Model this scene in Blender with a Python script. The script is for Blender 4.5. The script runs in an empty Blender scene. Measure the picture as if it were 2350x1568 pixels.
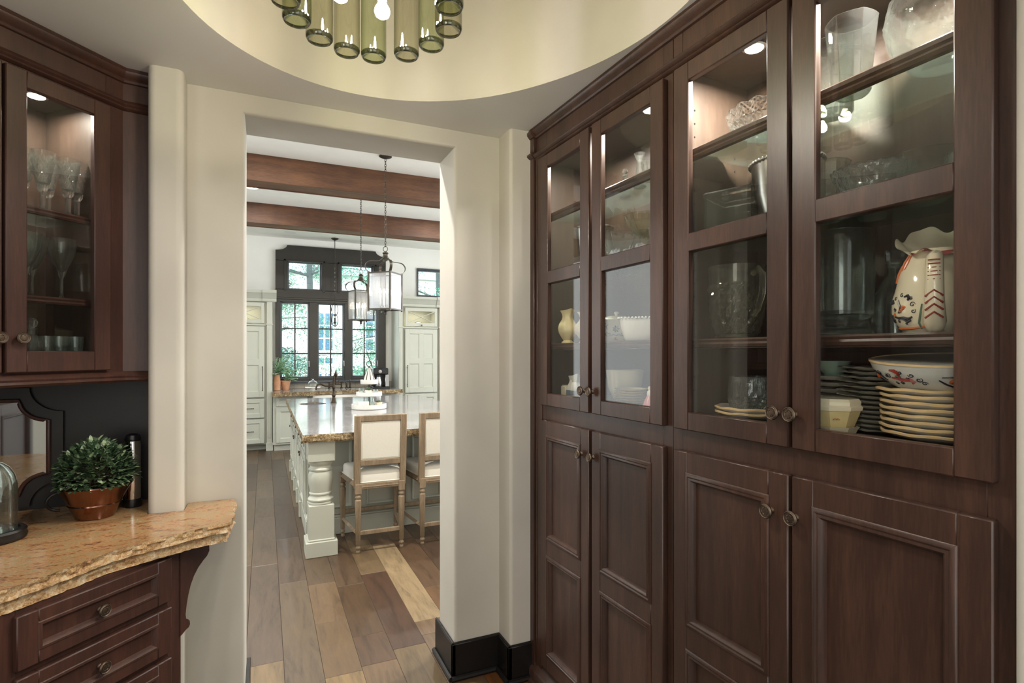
import bpy, bmesh, math, random
from mathutils import Vector, Matrix, Quaternion, Euler

# ------------------------------------------------------------------ camera, world, lights, exposure
SC = bpy.context.scene
COL = SC.collection
PI = math.pi
R = random.Random(11)

cam_d = bpy.data.cameras.new('camera')
cam = bpy.data.objects.new('camera', cam_d)
COL.objects.link(cam)
cam.location = (0, 0, 1.54)
cam.rotation_euler = (PI / 2, 0, math.radians(-24.3))
cam_d.sensor_width = 36
cam_d.lens = 1256 / 2350 * 36
cam_d.shift_y = 26 / 2350
cam_d.clip_start = 0.02
SC.camera = cam

w = bpy.data.worlds.new('sky')
SC.world = w
w.use_nodes = True
wn = w.node_tree.nodes
bg = wn['Background']
bg.inputs['Color'].default_value = (0.86, 0.95, 1.0, 1)
bg.inputs['Strength'].default_value = 13.0

SC.view_settings.view_transform = 'Standard'
SC.view_settings.look = 'None'
SC.view_settings.gamma = 1
SC.view_settings.use_curve_mapping = False
SC.view_settings.exposure = 0.0
SC.cycles.use_denoising = True
SC.cycles.max_bounces = 12
SC.cycles.diffuse_bounces = 5
SC.cycles.glossy_bounces = 5
SC.cycles.transmission_bounces = 10
SC.cycles.transparent_max_bounces = 24
SC.cycles.caustics_reflective = False
SC.cycles.caustics_refractive = False
SC.cycles.sample_clamp_indirect = 6.0


def area_light(name, loc, rot, sx, sy, power, col=(1, 1, 1), shape='RECTANGLE', spread=PI):
    d = bpy.data.lights.new(name, 'AREA')
    d.shape = shape
    d.size = sx
    if shape in ('RECTANGLE', 'ELLIPSE'):
        d.size_y = sy
    d.energy = power
    d.color = col
    d.spread = spread
    o = bpy.data.objects.new(name, d)
    COL.objects.link(o)
    o.location = loc
    o.rotation_euler = rot
    return o


WARM = (1.0, 0.87, 0.70)
COOL = (0.93, 0.97, 1.0)
# added fill lamp just outside the pantry's rear doorway, behind the camera
area_light('fill_rear', (0.15, -1.95, 1.25), (-PI / 2, 0, PI), 1.5, 2.1, 20, (1.0, 0.985, 0.96))
# added fill lamp against the solid left-hand wall, behind the viewer's shoulder
area_light('fill_left', (-1.57, -1.15, 1.40), (0, -PI / 2, 0), 1.5, 1.1, 26, (1.0, 0.985, 0.96))
# added fill lamps in front of the kitchen's closed side walls
area_light('fill_kitchen_west', (-2.95, 6.0, 1.9), (0, -PI / 2, 0), 2.4, 4.6, 90, COOL)
area_light('fill_kitchen_east', (5.1, 6.0, 1.9), (0, PI / 2, 0), 2.4, 4.6, 225, COOL)
DOWNLIGHTS = [(-0.139, 7.08), (2.3, 7.08), (-0.139, 4.9), (2.3, 4.9), (-0.1, 3.3), (1.9, 3.3)]
for i, (x, y) in enumerate(DOWNLIGHTS):
    area_light('downlight_beam', (x, y, 3.462), (0, 0, 0), 0.13, 0.13, 26 if y > 4 else 66, (1.0, 0.95, 0.88), 'DISK')
PANTRY_FILL = ((0.1, -0.9), (0.75, -0.9), (-0.78, 0.45), (-0.55, -0.3))  # unseen ceiling lamps added to brighten the pantry and cabinet fronts
for x, y in PANTRY_FILL:
    area_light('pantry_fill_beam', (x, y, 2.58), (0, 0, 0), 0.12, 0.12, 7, (1.0, 0.95, 0.88), 'DISK')


# ------------------------------------------------------------------ helpers
def lin(c, a=1.0):
    r = []
    for x in c[:3]:
        x /= 255.0
        r.append(x / 12.92 if x <= 0.04045 else ((x + 0.055) / 1.055) ** 2.4)
    return (r[0], r[1], r[2], a)


MATS = {}


class Nd:
    def __init__(s, name):
        s.m = bpy.data.materials.new(name)
        s.m.use_nodes = True
        s.t = s.m.node_tree
        s.t.nodes.clear()
        s.out = s.t.nodes.new('ShaderNodeOutputMaterial')
        MATS[name] = s.m

    def n(s, typ, **kw):
        o = s.t.nodes.new('ShaderNode' + typ)
        for k, v in kw.items():
            if k.startswith('_'):
                setattr(o, k[1:], v)
            else:
                o.inputs[k.replace('__', ' ')].default_value = v
        return o

    def l(s, a, b):
        s.t.links.new(a, b)

    def coord(s, scale=(1, 1, 1), kind='Object', rot=(0, 0, 0)):
        c = s.n('TexCoord')
        mp = s.n('Mapping')
        mp.inputs['Scale'].default_value = scale
        mp.inputs['Rotation'].default_value = rot
        s.l(c.outputs[kind], mp.inputs['Vector'])
        return mp.outputs['Vector']

    def noise(s, vec, scale, detail=4, rough=0.5, dist=0.0):
        o = s.n('TexNoise')
        o.inputs['Scale'].default_value = scale
        o.inputs['Detail'].default_value = detail
        o.inputs['Roughness'].default_value = rough
        o.inputs['Distortion'].default_value = dist
        s.l(vec, o.inputs['Vector'])
        return o.outputs['Fac']

    def ramp(s, fac, stops):
        o = s.n('ValToRGB')
        e = o.color_ramp.elements
        while len(e) < len(stops):
            e.new(0.5)
        for i, (p, c) in enumerate(stops):
            e[i].position = p
            e[i].color = c if len(c) == 4 else lin(c)
        s.l(fac, o.inputs['Fac'])
        return o.outputs['Color']

    def bump(s, h, strength, dist=0.002):
        o = s.n('Bump')
        o.inputs['Strength'].default_value = strength
        o.inputs['Distance'].default_value = dist
        s.l(h, o.inputs['Height'])
        return o.outputs['Normal']

    def pr(s, color=None, rough=0.5, metal=0.0, normal=None, spec=0.5, coat=0.0, trans=0.0):
        p = s.n('BsdfPrincipled')
        p.inputs['Roughness'].default_value = rough
        p.inputs['Metallic'].default_value = metal
        p.inputs['Specular IOR Level'].default_value = spec
        p.inputs['Coat Weight'].default_value = coat
        p.inputs['Coat Roughness'].default_value = 0.12
        p.inputs['Transmission Weight'].default_value = trans
        if color is not None:
            if isinstance(color, tuple):
                p.inputs['Base Color'].default_value = color
            else:
                s.l(color, p.inputs['Base Color'])
        if normal is not None:
            s.l(normal, p.inputs['Normal'])
        s.l(p.outputs[0], s.out.inputs[0])
        return p


def plain(name, c, rough=0.5, metal=0.0, spec=0.5, coat=0.0, var=0.04, vscale=6.0, bump=0.0):
    m = Nd(name)
    v = m.coord()
    f = m.noise(v, vscale, 3)
    a = lin(c)
    lo = tuple(x * (1 - var) for x in a[:3]) + (1,)
    hi = tuple(min(1, x * (1 + var)) for x in a[:3]) + (1,)
    col = m.ramp(f, [(0.3, lo), (0.7, hi)])
    nrm = m.bump(m.noise(v, vscale * 12, 3), bump) if bump else None
    m.pr(col, rough, metal, nrm, spec, coat)
    return m.m


def wood(name, dark, mid, light, rough=0.35, scale=(18, 18, 1.6), coat=0.0, bump=0.06, spec=0.5):
    m = Nd(name)
    v = m.coord(scale)
    f = m.noise(v, 1.6, 6, 0.6, 0.6)
    g = m.noise(m.coord(tuple(x * 7 for x in scale)), 2.0, 3)
    big = m.noise(m.coord((1.2, 1.2, 0.8)), 2.0, 2)
    mx = m.n('Mix', _data_type='FLOAT')
    mx.inputs['Factor'].default_value = 0.35
    m.l(f, mx.inputs['A'])
    m.l(g, mx.inputs['B'])
    mx2 = m.n('Mix', _data_type='FLOAT')
    mx2.inputs['Factor'].default_value = 0.35
    m.l(mx.outputs[0], mx2.inputs['A'])
    m.l(big, mx2.inputs['B'])
    col = m.ramp(mx2.outputs[0], [(0.32, dark), (0.5, mid), (0.68, light)])
    m.pr(col, rough, 0, m.bump(g, bump, 0.001), spec, coat)
    return m.m


# walls and ceilings
plain('cream_plaster', (195, 191, 181), 0.75, var=0.07, vscale=2.2, bump=0.05)
plain('soffit_paint', (234, 233, 229), 0.8, var=0.03, vscale=2)
plain('kitchen_paint', (234, 233, 228), 0.8, var=0.02, vscale=2)
plain('kitchen_ceiling_paint', (226, 226, 219), 0.85, var=0.02)
plain('dark_trim', (22, 20, 19), 0.38, spec=0.35)
# woods
wood('cherry', (44, 31, 26), (64, 45, 37), (87, 60, 48), 0.36, (16, 16, 1.4))
wood('cherry_left', (46, 29, 25), (64, 40, 33), (84, 52, 41), 0.44, (16, 16, 1.4))
wood('cherry_inner', (50, 38, 31), (66, 51, 42), (82, 65, 54), 0.5, (14, 14, 1.4))
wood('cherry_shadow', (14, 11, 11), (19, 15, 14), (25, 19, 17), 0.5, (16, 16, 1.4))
wood('beam_wood', (54, 32, 18), (86, 54, 33), (116, 78, 50), 0.6, (1.2, 10, 10), bump=0.25)
wood('weathered_oak', (94, 80, 62), (128, 110, 88), (160, 142, 118), 0.6, (20, 20, 2.0), bump=0.2)
plain('kitchen_cream', (178, 180, 168), 0.42, var=0.02)
plain('white_paint', (212, 211, 206), 0.45, var=0.02)
plain('window_wood', (46, 43, 39), 0.35, var=0.1)
plain('window_sash', (66, 70, 78), 0.3, var=0.06)
plain('muntin_black', (22, 23, 25), 0.3)
# metals
plain('antique_brass', (108, 94, 82), 0.45, 1.0, var=0.25, vscale=90, bump=0.2)
plain('bronze', (62, 54, 46), 0.4, 1.0, var=0.15)
plain('black_iron', (30, 28, 27), 0.4, 0.6)
plain('lantern_metal', (70, 66, 60), 0.42, 0.8)
plain('chrome', (210, 208, 204), 0.12, 1.0, var=0.01)
plain('silver', (206, 203, 196), 0.26, 1.0, var=0.05)
plain('copper', (142, 104, 88), 0.18, 1.0, var=0.16, vscale=14)
plain('steel', (176, 176, 176), 0.25, 1.0)
plain('black_plastic', (22, 22, 23), 0.3)
# ceramics
plain('cream_ceramic', (240, 224, 176), 0.14, spec=0.6, var=0.08, vscale=9)
plain('ivory_ceramic', (226, 214, 186), 0.14, spec=0.6, var=0.04, vscale=9)
plain('white_ceramic', (226, 222, 212), 0.14, spec=0.6, var=0.02)
plain('bowl_inside', (178, 186, 168), 0.16, spec=0.6, var=0.03)
plain('grey_ceramic', (222, 217, 205), 0.2, spec=0.6, var=0.05)
plain('teal_ceramic', (160, 184, 166), 0.14, spec=0.6, var=0.06)
plain('yellow_ceramic', (208, 188, 138), 0.16, spec=0.6, var=0.1, vscale=14)
plain('amber_rim', (226, 194, 146), 0.2, spec=0.6, var=0.12, vscale=30)
plain('plate_body', (228, 222, 210), 0.2, spec=0.6, var=0.05)
plain('crimson_glaze', (134, 26, 40), 0.12, spec=0.7, var=0.2, vscale=20)
plain('paint_dark', (44, 40, 48), 0.3)
plain('paint_orange', (196, 104, 52), 0.3)
plain('paint_red', (136, 44, 36), 0.3)
plain('paint_blue', (74, 88, 110), 0.3)
plain('paint_green', (86, 110, 92), 0.3)
plain('blue_grey_band', (112, 122, 134), 0.2)
plain('pink_ceramic', (214, 140, 148), 0.2)
plain('sink_metal', (52, 42, 36), 0.6)
plain('tile_stone', (186, 178, 160), 0.6, var=0.1, vscale=8)
plain('terracotta', (192, 142, 108), 0.75, var=0.12, vscale=16)
# textiles
m = Nd('linen')
v = m.coord((260, 260, 260))
f = m.noise(v, 1.5, 2)
m.pr(m.ramp(f, [(0.3, (204, 200, 189)), (0.7, (222, 219, 209))]), 0.9, 0, m.bump(f, 0.25, 0.001), 0.2)
# plants
plain('leaf_dark', (58, 82, 58), 0.45, var=0.45, vscale=40)
plain('leaf_mid', (98, 124, 90), 0.45, var=0.4, vscale=40)
plain('leaf_pale', (152, 170, 136), 0.45, var=0.3, vscale=40)
plain('fern_green', (150, 182, 146), 0.55, var=0.3, vscale=30)
plain('twig', (70, 54, 38), 0.8)
plain('soil', (40, 32, 26), 0.9)
# outside
plain('tree_leaf_a', (52, 110, 88), 0.6, var=0.35, vscale=3)
plain('tree_leaf_b', (36, 86, 76), 0.6, var=0.35, vscale=3)
plain('bark', (38, 46, 46), 0.9, var=0.2, vscale=5)
plain('lawn', (196, 206, 176), 0.9, var=0.1, vscale=1)
plain('stucco', (150, 148, 146), 0.9, var=0.03)
plain('roof_shingle', (110, 112, 116), 0.9, var=0.1)
plain('far_pane', (28, 62, 84), 0.2, var=0.1)
plain('fence_paint', (150, 130, 124), 0.9, var=0.15)


def emit(name, c, s):
    m = Nd(name)
    e = m.n('Emission')
    e.inputs[0].default_value = lin(c)
    e.inputs[1].default_value = s
    m.l(e.outputs[0], m.out.inputs[0])
    return m.m


emit('bulb_warm', (255, 243, 228), 530)
emit('candle_glow', (255, 236, 205), 14)
emit('downlight_glow', (255, 244, 225), 14)
emit('puck_glow', (255, 240, 215), 40)


def thin_glass(name, center, edge, fres=1.5, rough=0.01, bumpscale=0, bumpstr=0.0, ripple=None, gain=1.0, milk=0.0, edgew=0.0):
    m = Nd(name)
    lw = m.n('LayerWeight')
    lw.inputs['Blend'].default_value = 0.45
    col = m.ramp(lw.outputs['Facing'], [(0.25, center), (0.95, edge)])
    tr = m.n('BsdfTransparent')
    m.l(col, tr.inputs[0])
    gl = m.n('BsdfGlossy')
    gl.inputs['Roughness'].default_value = rough
    # Schlick reflectance from the viewing angle, the same from both sides of the thin sheet
    f0 = ((fres - 1) / (fres + 1)) ** 2
    fr = m.n('LayerWeight')
    fr.inputs['Blend'].default_value = 0.5
    pw_ = m.n('Math', _operation='POWER')
    m.l(fr.outputs['Facing'], pw_.inputs[0])
    pw_.inputs[1].default_value = 5.0
    sch = m.n('Math', _operation='MULTIPLY_ADD')
    m.l(pw_.outputs[0], sch.inputs[0])
    sch.inputs[1].default_value = 1 - f0
    sch.inputs[2].default_value = f0
    if bumpstr:
        nv = m.bump(m.noise(m.coord(ripple or (1, 1, 1)), bumpscale, 2), bumpstr, 0.004)
        m.l(nv, gl.inputs['Normal'])
        m.l(nv, fr.inputs['Normal'])
    fac = sch.outputs[0]
    if gain != 1.0:
        mt = m.n('Math', _operation='MULTIPLY', _use_clamp=True)
        m.l(fac, mt.inputs[0])
        mt.inputs[1].default_value = gain
        fac = mt.outputs[0]
    mx = m.n('MixShader')
    m.l(fac, mx.inputs[0])
    base = tr.outputs[0]
    if milk:
        df = m.n('BsdfTranslucent')
        df.inputs[0].default_value = (0.95, 0.95, 0.95, 1)
        d2 = m.n('BsdfDiffuse')
        d2.inputs[0].default_value = (0.9, 0.9, 0.9, 1)
        ad = m.n('MixShader')
        ad.inputs[0].default_value = 0.4
        m.l(df.outputs[0], ad.inputs[1])
        m.l(d2.outputs[0], ad.inputs[2])
        mm = m.n('MixShader')
        mm.inputs[0].default_value = milk
        m.l(base, mm.inputs[1])
        m.l(ad.outputs[0], mm.inputs[2])
        base = mm.outputs[0]
    if edgew:
        # the long path of light through the wall at the silhouette scatters a little
        p3 = m.n('Math', _operation='POWER')
        m.l(fr.outputs['Facing'], p3.inputs[0])
        p3.inputs[1].default_value = 2.2
        ml = m.n('Math', _operation='MULTIPLY')
        m.l(p3.outputs[0], ml.inputs[0])
        ml.inputs[1].default_value = edgew
        d3 = m.n('BsdfDiffuse')
        d3.inputs[0].default_value = (0.86, 0.95, 0.92, 1)
        t3 = m.n('BsdfTranslucent')
        t3.inputs[0].default_value = (0.86, 0.95, 0.92, 1)
        a3 = m.n('MixShader')
        a3.inputs[0].default_value = 0.5
        m.l(d3.outputs[0], a3.inputs[1])
        m.l(t3.outputs[0], a3.inputs[2])
        m3 = m.n('MixShader')
        m.l(ml.outputs[0], m3.inputs[0])
        m.l(base, m3.inputs[1])
        m.l(a3.outputs[0], m3.inputs[2])
        base = m3.outputs[0]
    m.l(base, mx.inputs[1])
    m.l(gl.outputs[0], mx.inputs[2])
    m.l(mx.outputs[0], m.out.inputs[0])
    return m.m


thin_glass('door_glass', (0.97, 0.98, 0.97, 1), (0.9, 0.93, 0.92, 1), 1.5, 0.004)
thin_glass('wavy_glass', (0.97, 0.98, 0.97, 1), (0.9, 0.93, 0.92, 1), 1.5, 0.004, 5.0, 0.35, (3, 9, 1.6))
thin_glass('shelf_glass', (0.93, 0.97, 0.95, 1), (0.62, 0.76, 0.7, 1), 1.5, 0.01, edgew=0.06)
thin_glass('amber_glass', (0.88, 0.84, 0.66, 1), (0.55, 0.5, 0.36, 1), 1.5, 0.02, gain=1.15)
thin_glass('olive_glass', (0.86, 0.85, 0.76, 1), (0.42, 0.41, 0.32, 1), 1.5, 0.02, gain=1.8)
thin_glass('green_glass', (0.82, 0.85, 0.70, 1), (0.36, 0.42, 0.25, 1), 1.5, 0.02, gain=1.8)
thin_glass('ring_glass', (0.5, 0.52, 0.42, 1), (0.12, 0.13, 0.10, 1), 1.6, 0.05, gain=2.0)
thin_glass('seeded_glass', (0.84, 0.86, 0.88, 1), (0.7, 0.72, 0.74, 1), 1.5, 0.05, 60, 0.3, (1, 1, 0.15), milk=0.10)
thin_glass('window_glass', (0.99, 1.0, 1.0, 1), (0.95, 0.98, 0.98, 1), 1.45, 0.003)


def crystal(name, tint, mixf, df_):
    m = Nd(name)
    g = m.n('BsdfGlass')
    g.inputs['Color'].default_value = tint
    g.inputs['IOR'].default_value = 1.5
    g.inputs['Roughness'].default_value = 0.01
    t = m.n('BsdfTransparent')
    t.inputs[0].default_value = (0.96, 0.98, 0.97, 1)
    x = m.n('MixShader')
    x.inputs[0].default_value = mixf
    m.l(g.outputs[0], x.inputs[1])
    m.l(t.outputs[0], x.inputs[2])
    df = m.n('BsdfDiffuse')
    df.inputs[0].default_value = (0.95, 0.97, 0.96, 1)
    x2 = m.n('MixShader')
    x2.inputs[0].default_value = df_
    m.l(x.outputs[0], x2.inputs[1])
    m.l(df.outputs[0], x2.inputs[2])
    m.l(x2.outputs[0], m.out.inputs[0])


crystal('clear_glass', (0.96, 1.0, 0.985, 1), 0.30, 0.008)
crystal('cut_crystal', (0.98, 1.0, 0.99, 1), 0.26, 0.03)
crystal('amber_crystal', (0.95, 0.93, 0.82, 1), 0.35, 0.02)

# mirror
plain('mirror_silver', (190, 196, 196), 0.03, 1.0, var=0.0)


# granite
def granite(name, cols, scale, rough, dirn=(1, 1, 1), bump=0.0):
    m = Nd(name)
    v = m.coord(dirn)
    f1 = m.noise(v, scale, 8, 0.68, 1.2)
    f2 = m.noise(v, scale * 7, 4, 0.7)
    vor = m.n('TexVoronoi')
    vor.inputs['Scale'].default_value = scale * 14
    m.l(v, vor.inputs['Vector'])
    mx = m.n('Mix', _data_type='FLOAT')
    mx.inputs['Factor'].default_value = 0.42
    m.l(f1, mx.inputs['A'])
    m.l(f2, mx.inputs['B'])
    mx2 = m.n('Mix', _data_type='FLOAT')
    mx2.inputs['Factor'].default_value = 0.12
    m.l(mx.outputs[0], mx2.inputs['A'])
    m.l(vor.outputs['Distance'], mx2.inputs['B'])
    col = m.ramp(mx2.outputs[0], cols)
    m.pr(col, rough, 0, m.bump(f2, bump, 0.004) if bump else None, 0.5)
    return m.m


granite('gold_granite', [(0.36, (58, 45, 37)), (0.41, (124, 88, 62)), (0.465, (166, 120, 82)), (0.515, (188, 147, 104)), (0.56, (146, 133, 100)), (0.60, (184, 152, 110)), (0.67, (214, 196, 165))], 8, 0.14, (.9, 2.0, 1))
granite('gold_granite_rough', [(0.30, (70, 50, 36)), (0.40, (140, 98, 60)), (0.50, (186, 150, 104)), (0.60, (206, 188, 158)), (0.72, (230, 222, 210))], 16, 0.6, (1, 1, 1), 1.0)
granite('island_granite', [(0.30, (96, 94, 94)), (0.42, (128, 126, 126)), (0.55, (148, 146, 146)), (0.70, (166, 164, 164))], 3, 0.11, (1, 0.5, 1))
granite('island_granite_rough', [(0.36, (28, 22, 18)), (0.44, (74, 58, 40)), (0.51, (120, 98, 64)), (0.57, (158, 140, 104)), (0.66, (206, 198, 178))], 8, 0.5, (1, 1, 1), 0.8)

# floor plank: colour from the object's own colour, grain from noise
m = Nd('plank_wood')
oi = m.n('ObjectInfo')
v = m.coord((9, 1.3, 9))
va = m.n('VectorMath', _operation='ADD')
m.l(v, va.inputs[0])
sc = m.n('VectorMath', _operation='SCALE')
cb = m.n('CombineXYZ')
for k in range(3):
    m.l(oi.outputs['Random'], cb.inputs[k])
m.l(cb.outputs[0], sc.inputs[0])
sc.inputs['Scale'].default_value = 40
m.l(sc.outputs[0], va.inputs[1])
f = m.noise(va.outputs[0], 1.3, 6, 0.6, 1.6)
g = m.noise(va.outputs[0], 9, 3, 0.6, 0.5)
mx = m.n('Mix', _data_type='FLOAT')
mx.inputs['Factor'].default_value = 0.3
m.l(f, mx.inputs['A'])
m.l(g, mx.inputs['B'])
val = m.ramp(mx.outputs[0], [(0.30, (0.21, 0.195, 0.185, 1)), (0.48, (0.44, 0.44, 0.44, 1)), (0.7, (0.60, 0.585, 0.56, 1))])
mul = m.n('Mix', _data_type='RGBA', _blend_type='MULTIPLY')
mul.inputs['Factor'].default_value = 1.0
m.l(oi.outputs['Color'], mul.inputs['A'])
m.l(val, mul.inputs['B'])
m.pr(mul.outputs['Result'], 0.42, 0, m.bump(g, 0.05, 0.001), 0.62, 0.1)


class B:
    """collects geometry for ONE mesh object"""

    def __init__(s, M=None):
        s.v, s.f, s.M = [], [], M or Matrix()

    def add(s, vs, fs):
        o = len(s.v)
        for p in vs:
            s.v.append(s.M @ Vector(p))
        for f in fs:
            s.f.append([i + o for i in f])
        return s

    def box(s, x0, x1, y0, y1, z0, z1, b=0.0):
        if b <= 0:
            vs = [(x, y, z) for x in (x0, x1) for y in (y0, y1) for z in (z0, z1)]
            return s.add(vs, [(0, 1, 3, 2), (4, 6, 7, 5), (0, 4, 5, 1), (2, 3, 7, 6), (0, 2, 6, 4), (1, 5, 7, 3)])
        b = min(b, abs(x1 - x0) * .45, abs(y1 - y0) * .45, abs(z1 - z0) * .45)
        lo, hi = (x0, y0, z0), (x1, y1, z1)
        vs, ix = [], {}
        for a in range(8):
            sg = (a & 1, a >> 1 & 1, a >> 2 & 1)
            for ax in range(3):
                p = [hi[k] - b if sg[k] else lo[k] + b for k in range(3)]
                p[ax] = hi[ax] if sg[ax] else lo[ax]
                ix[(sg, ax)] = len(vs)
                vs.append(p)
        fs = []
        for ax in range(3):
            u, w_ = (ax + 1) % 3, (ax + 2) % 3
            for sd in (0, 1):
                q = []
                for a, c in ((0, 0), (1, 0), (1, 1), (0, 1)):
                    sg = [0, 0, 0]
                    sg[ax], sg[u], sg[w_] = sd, a, c
                    q.append(ix[(tuple(sg), ax)])
                fs.append(q)
            for a in (0, 1):
                for c in (0, 1):
                    q = []
                    for sd, fx in ((0, u), (1, u), (1, w_), (0, w_)):
                        sg = [0, 0, 0]
                        sg[ax], sg[u], sg[w_] = sd, a, c
                        q.append(ix[(tuple(sg), fx)])
                    fs.append(q)
        for a in range(8):
            sg = (a & 1, a >> 1 & 1, a >> 2 & 1)
            fs.append([ix[(sg, k)] for k in range(3)])
        return s.add(vs, fs)

    def lathe(s, prof, seg=32, c=(0, 0, 0), mod=None, close=False, a0=0.0, a1=2 * PI):
        """prof: (r, z) list; mod(angle, i, r, z) -> (r, z); close joins last ring to first (thick walls)"""
        vs, fs = [], []
        full = abs(a1 - a0 - 2 * PI) < 1e-6
        n = seg if full else seg + 1
        for i, (r, z) in enumerate(prof):
            for k in range(n):
                a = a0 + (a1 - a0) * k / seg
                rr, zz = mod(a, i, r, z) if mod else (r, z)
                vs.append((c[0] + rr * math.cos(a), c[1] + rr * math.sin(a), c[2] + zz))
        m_ = len(prof)
        for i in range(m_ if close else m_ - 1):
            j = (i + 1) % m_
            for k in range(seg):
                k2 = (k + 1) % n
                fs.append((i * n + k, i * n + k2, j * n + k2, j * n + k))
        if not close and full:
            if prof[0][0] > 1e-5:
                fs.append(list(range(n))[::-1])
            if prof[-1][0] > 1e-5:
                fs.append([(m_ - 1) * n + k for k in range(n)])
        return s.add(vs, fs)

    def cyl(s, p0, p1, r0, r1=None, seg=12):
        return s.tube([p0, p1], [r0, r0 if r1 is None else r1], seg)

    def tube(s, pts, r, seg=8, flat=1.0, loop=False):
        pts = [Vector(p) for p in pts]
        n = len(pts)
        rs = r if isinstance(r, (list, tuple)) else [r] * n
        vs, fs = [], []
        up = None
        for i, p in enumerate(pts):
            if loop:
                t = (pts[(i + 1) % n] - pts[i - 1]).normalized()
            else:
                t = (pts[min(i + 1, n - 1)] - pts[max(i - 1, 0)]).normalized()
            if up is None:
                up = Vector((0, 0, 1)) if abs(t.z) < 0.9 else Vector((1, 0, 0))
            x = up.cross(t)
            if x.length < 1e-6:
                x = Vector((1, 0, 0)).cross(t)
            x.normalize()
            y = t.cross(x)
            up = y
            for k in range(seg):
                a = 2 * PI * k / seg
                vs.append(p + (x * math.cos(a) + y * math.sin(a) * flat) * rs[i])
        for i in range(n if loop else n - 1):
            j = (i + 1) % n
            for k in range(seg):
                k2 = (k + 1) % seg
                fs.append((i * seg + k, i * seg + k2, j * seg + k2, j * seg + k))
        if not loop:
            fs.append(list(range(seg)))
            fs.append([(n - 1) * seg + k for k in range(seg)])
        return s.add(vs, fs)

    def prism(s, poly, h0, h1, axis='z'):
        n = len(poly)

        def P(p, h):
            return {'z': (p[0], p[1], h), 'y': (p[0], h, p[1]), 'x': (h, p[0], p[1])}[axis]
        vs = [P(p, h0) for p in poly] + [P(p, h1) for p in poly]
        fs = [list(range(n))[::-1], list(range(n, 2 * n))]
        fs += [(i, (i + 1) % n, n + (i + 1) % n, n + i) for i in range(n)]
        return s.add(vs, fs)

    def rings(s, x0, x1, z0, z1, steps, cap=True):
        """nested rectangles in the x-z plane: steps = (inset, y) list"""
        vs, fs = [], []
        for ins, y in steps:
            vs += [(x0 + ins, y, z0 + ins), (x1 - ins, y, z0 + ins), (x1 - ins, y, z1 - ins), (x0 + ins, y, z1 - ins)]
        for i in range(len(steps) - 1):
            for k in range(4):
                k2 = (k + 1) % 4
                fs.append((i * 4 + k, i * 4 + k2, i * 4 + 4 + k2, i * 4 + 4 + k))
        if cap:
            e = (len(steps) - 1) * 4
            fs.append((e, e + 1, e + 2, e + 3))
        return s.add(vs, fs)

    def mesh(s, name, smooth=38, recalc=True):
        me = bpy.data.meshes.new(name)
        me.from_pydata([tuple(p) for p in s.v], [], s.f)
        if recalc:
            bm = bmesh.new()
            bm.from_mesh(me)
            bmesh.ops.recalc_face_normals(bm, faces=bm.faces)
            bm.to_mesh(me)
            bm.free()
        if smooth:
            me.polygons.foreach_set('use_smooth', [True] * len(me.polygons))
            me.set_sharp_from_angle(angle=math.radians(smooth))
        me.update()
        return me


def obj(name, b, mat, parent=None, loc=None, rotz=None, smooth=38):
    me = b.mesh(name, smooth) if isinstance(b, B) else b
    if mat and not me.materials:
        me.materials.append(MATS[mat])
    o = bpy.data.objects.new(name, me)
    COL.objects.link(o)
    if parent is not None:
        o.parent = parent
    if loc is not None:
        o.location = loc
    if rotz is not None:
        o.rotation_euler = (0, 0, rotz)
    return o


def tag(o, label, cat, group=None):
    o['label'] = label
    o['category'] = cat
    if group:
        o['group'] = group
    return o


def thing(name, label, cat, loc=(0, 0, 0), rotz=0.0, group=None):
    o = bpy.data.objects.new(name, None)
    COL.objects.link(o)
    o.location = loc
    o.rotation_euler = (0, 0, rotz)
    o.empty_display_size = 0.05
    return tag(o, label, cat, group)


def struct(name, b, mat, parent=None, smooth=38):
    o = obj(name, b, mat, parent, smooth=smooth)
    if not isinstance(b, B):
        o.modifiers.new('weighted_normals', 'WEIGHTED_NORMAL').keep_sharp = True
    if parent is None:
        o['kind'] = 'structure'
    return o


def sroot(name, loc=(0, 0, 0), rotz=0.0):
    o = bpy.data.objects.new(name, None)
    COL.objects.link(o)
    o.location = loc
    o.rotation_euler = (0, 0, rotz)
    o['kind'] = 'structure'
    return o


def dup(root, loc, rotz=None, label=None, group=None):
    r = root.copy()
    COL.objects.link(r)
    r.location = loc
    if rotz is not None:
        r.rotation_euler = (0, 0, rotz)
    if label:
        r['label'] = label
    if group:
        r['group'] = group
    for ch in list(root.children):
        c = ch.copy()
        COL.objects.link(c)
        c.parent = r
        for g_ in ch.children:
            d = g_.copy()
            COL.objects.link(d)
            d.parent = c
    return r


def thick(prof, t):
    """closed thick-wall profile from an outer profile (bottom -> top)"""
    inner = [(max(r - t, 0.0), z + (t if i == 0 else 0)) for i, (r, z) in enumerate(prof)]
    if prof[0][0] > 1e-5:
        return [(0, prof[0][1])] + prof + inner[::-1] + [(0, prof[0][1] + t)]
    return prof + inner[::-1]


# ------------------------------------------------------------------ constants of the place
ZC = 2.59          # pantry soffit
KZ = 3.48          # kitchen ceiling
YW = 2.467         # doorway wall, pantry side
YK = 2.717         # doorway wall, kitchen side
YF = 10.0          # kitchen far wall

CAB = math.radians(1.8)
P0 = Vector((1.165, 2.33, 0))
CS = Vector((math.sin(CAB), -math.cos(CAB), 0))     # along the china cabinets, towards the viewer
CQ = Vector((math.cos(CAB), math.sin(CAB), 0))      # into the china cabinets
CROT = math.atan2(CS.y, CS.x)


def cw(s_, q, z):
    p = P0 + CS * s_ + CQ * q
    return (p.x, p.y, z)


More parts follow.
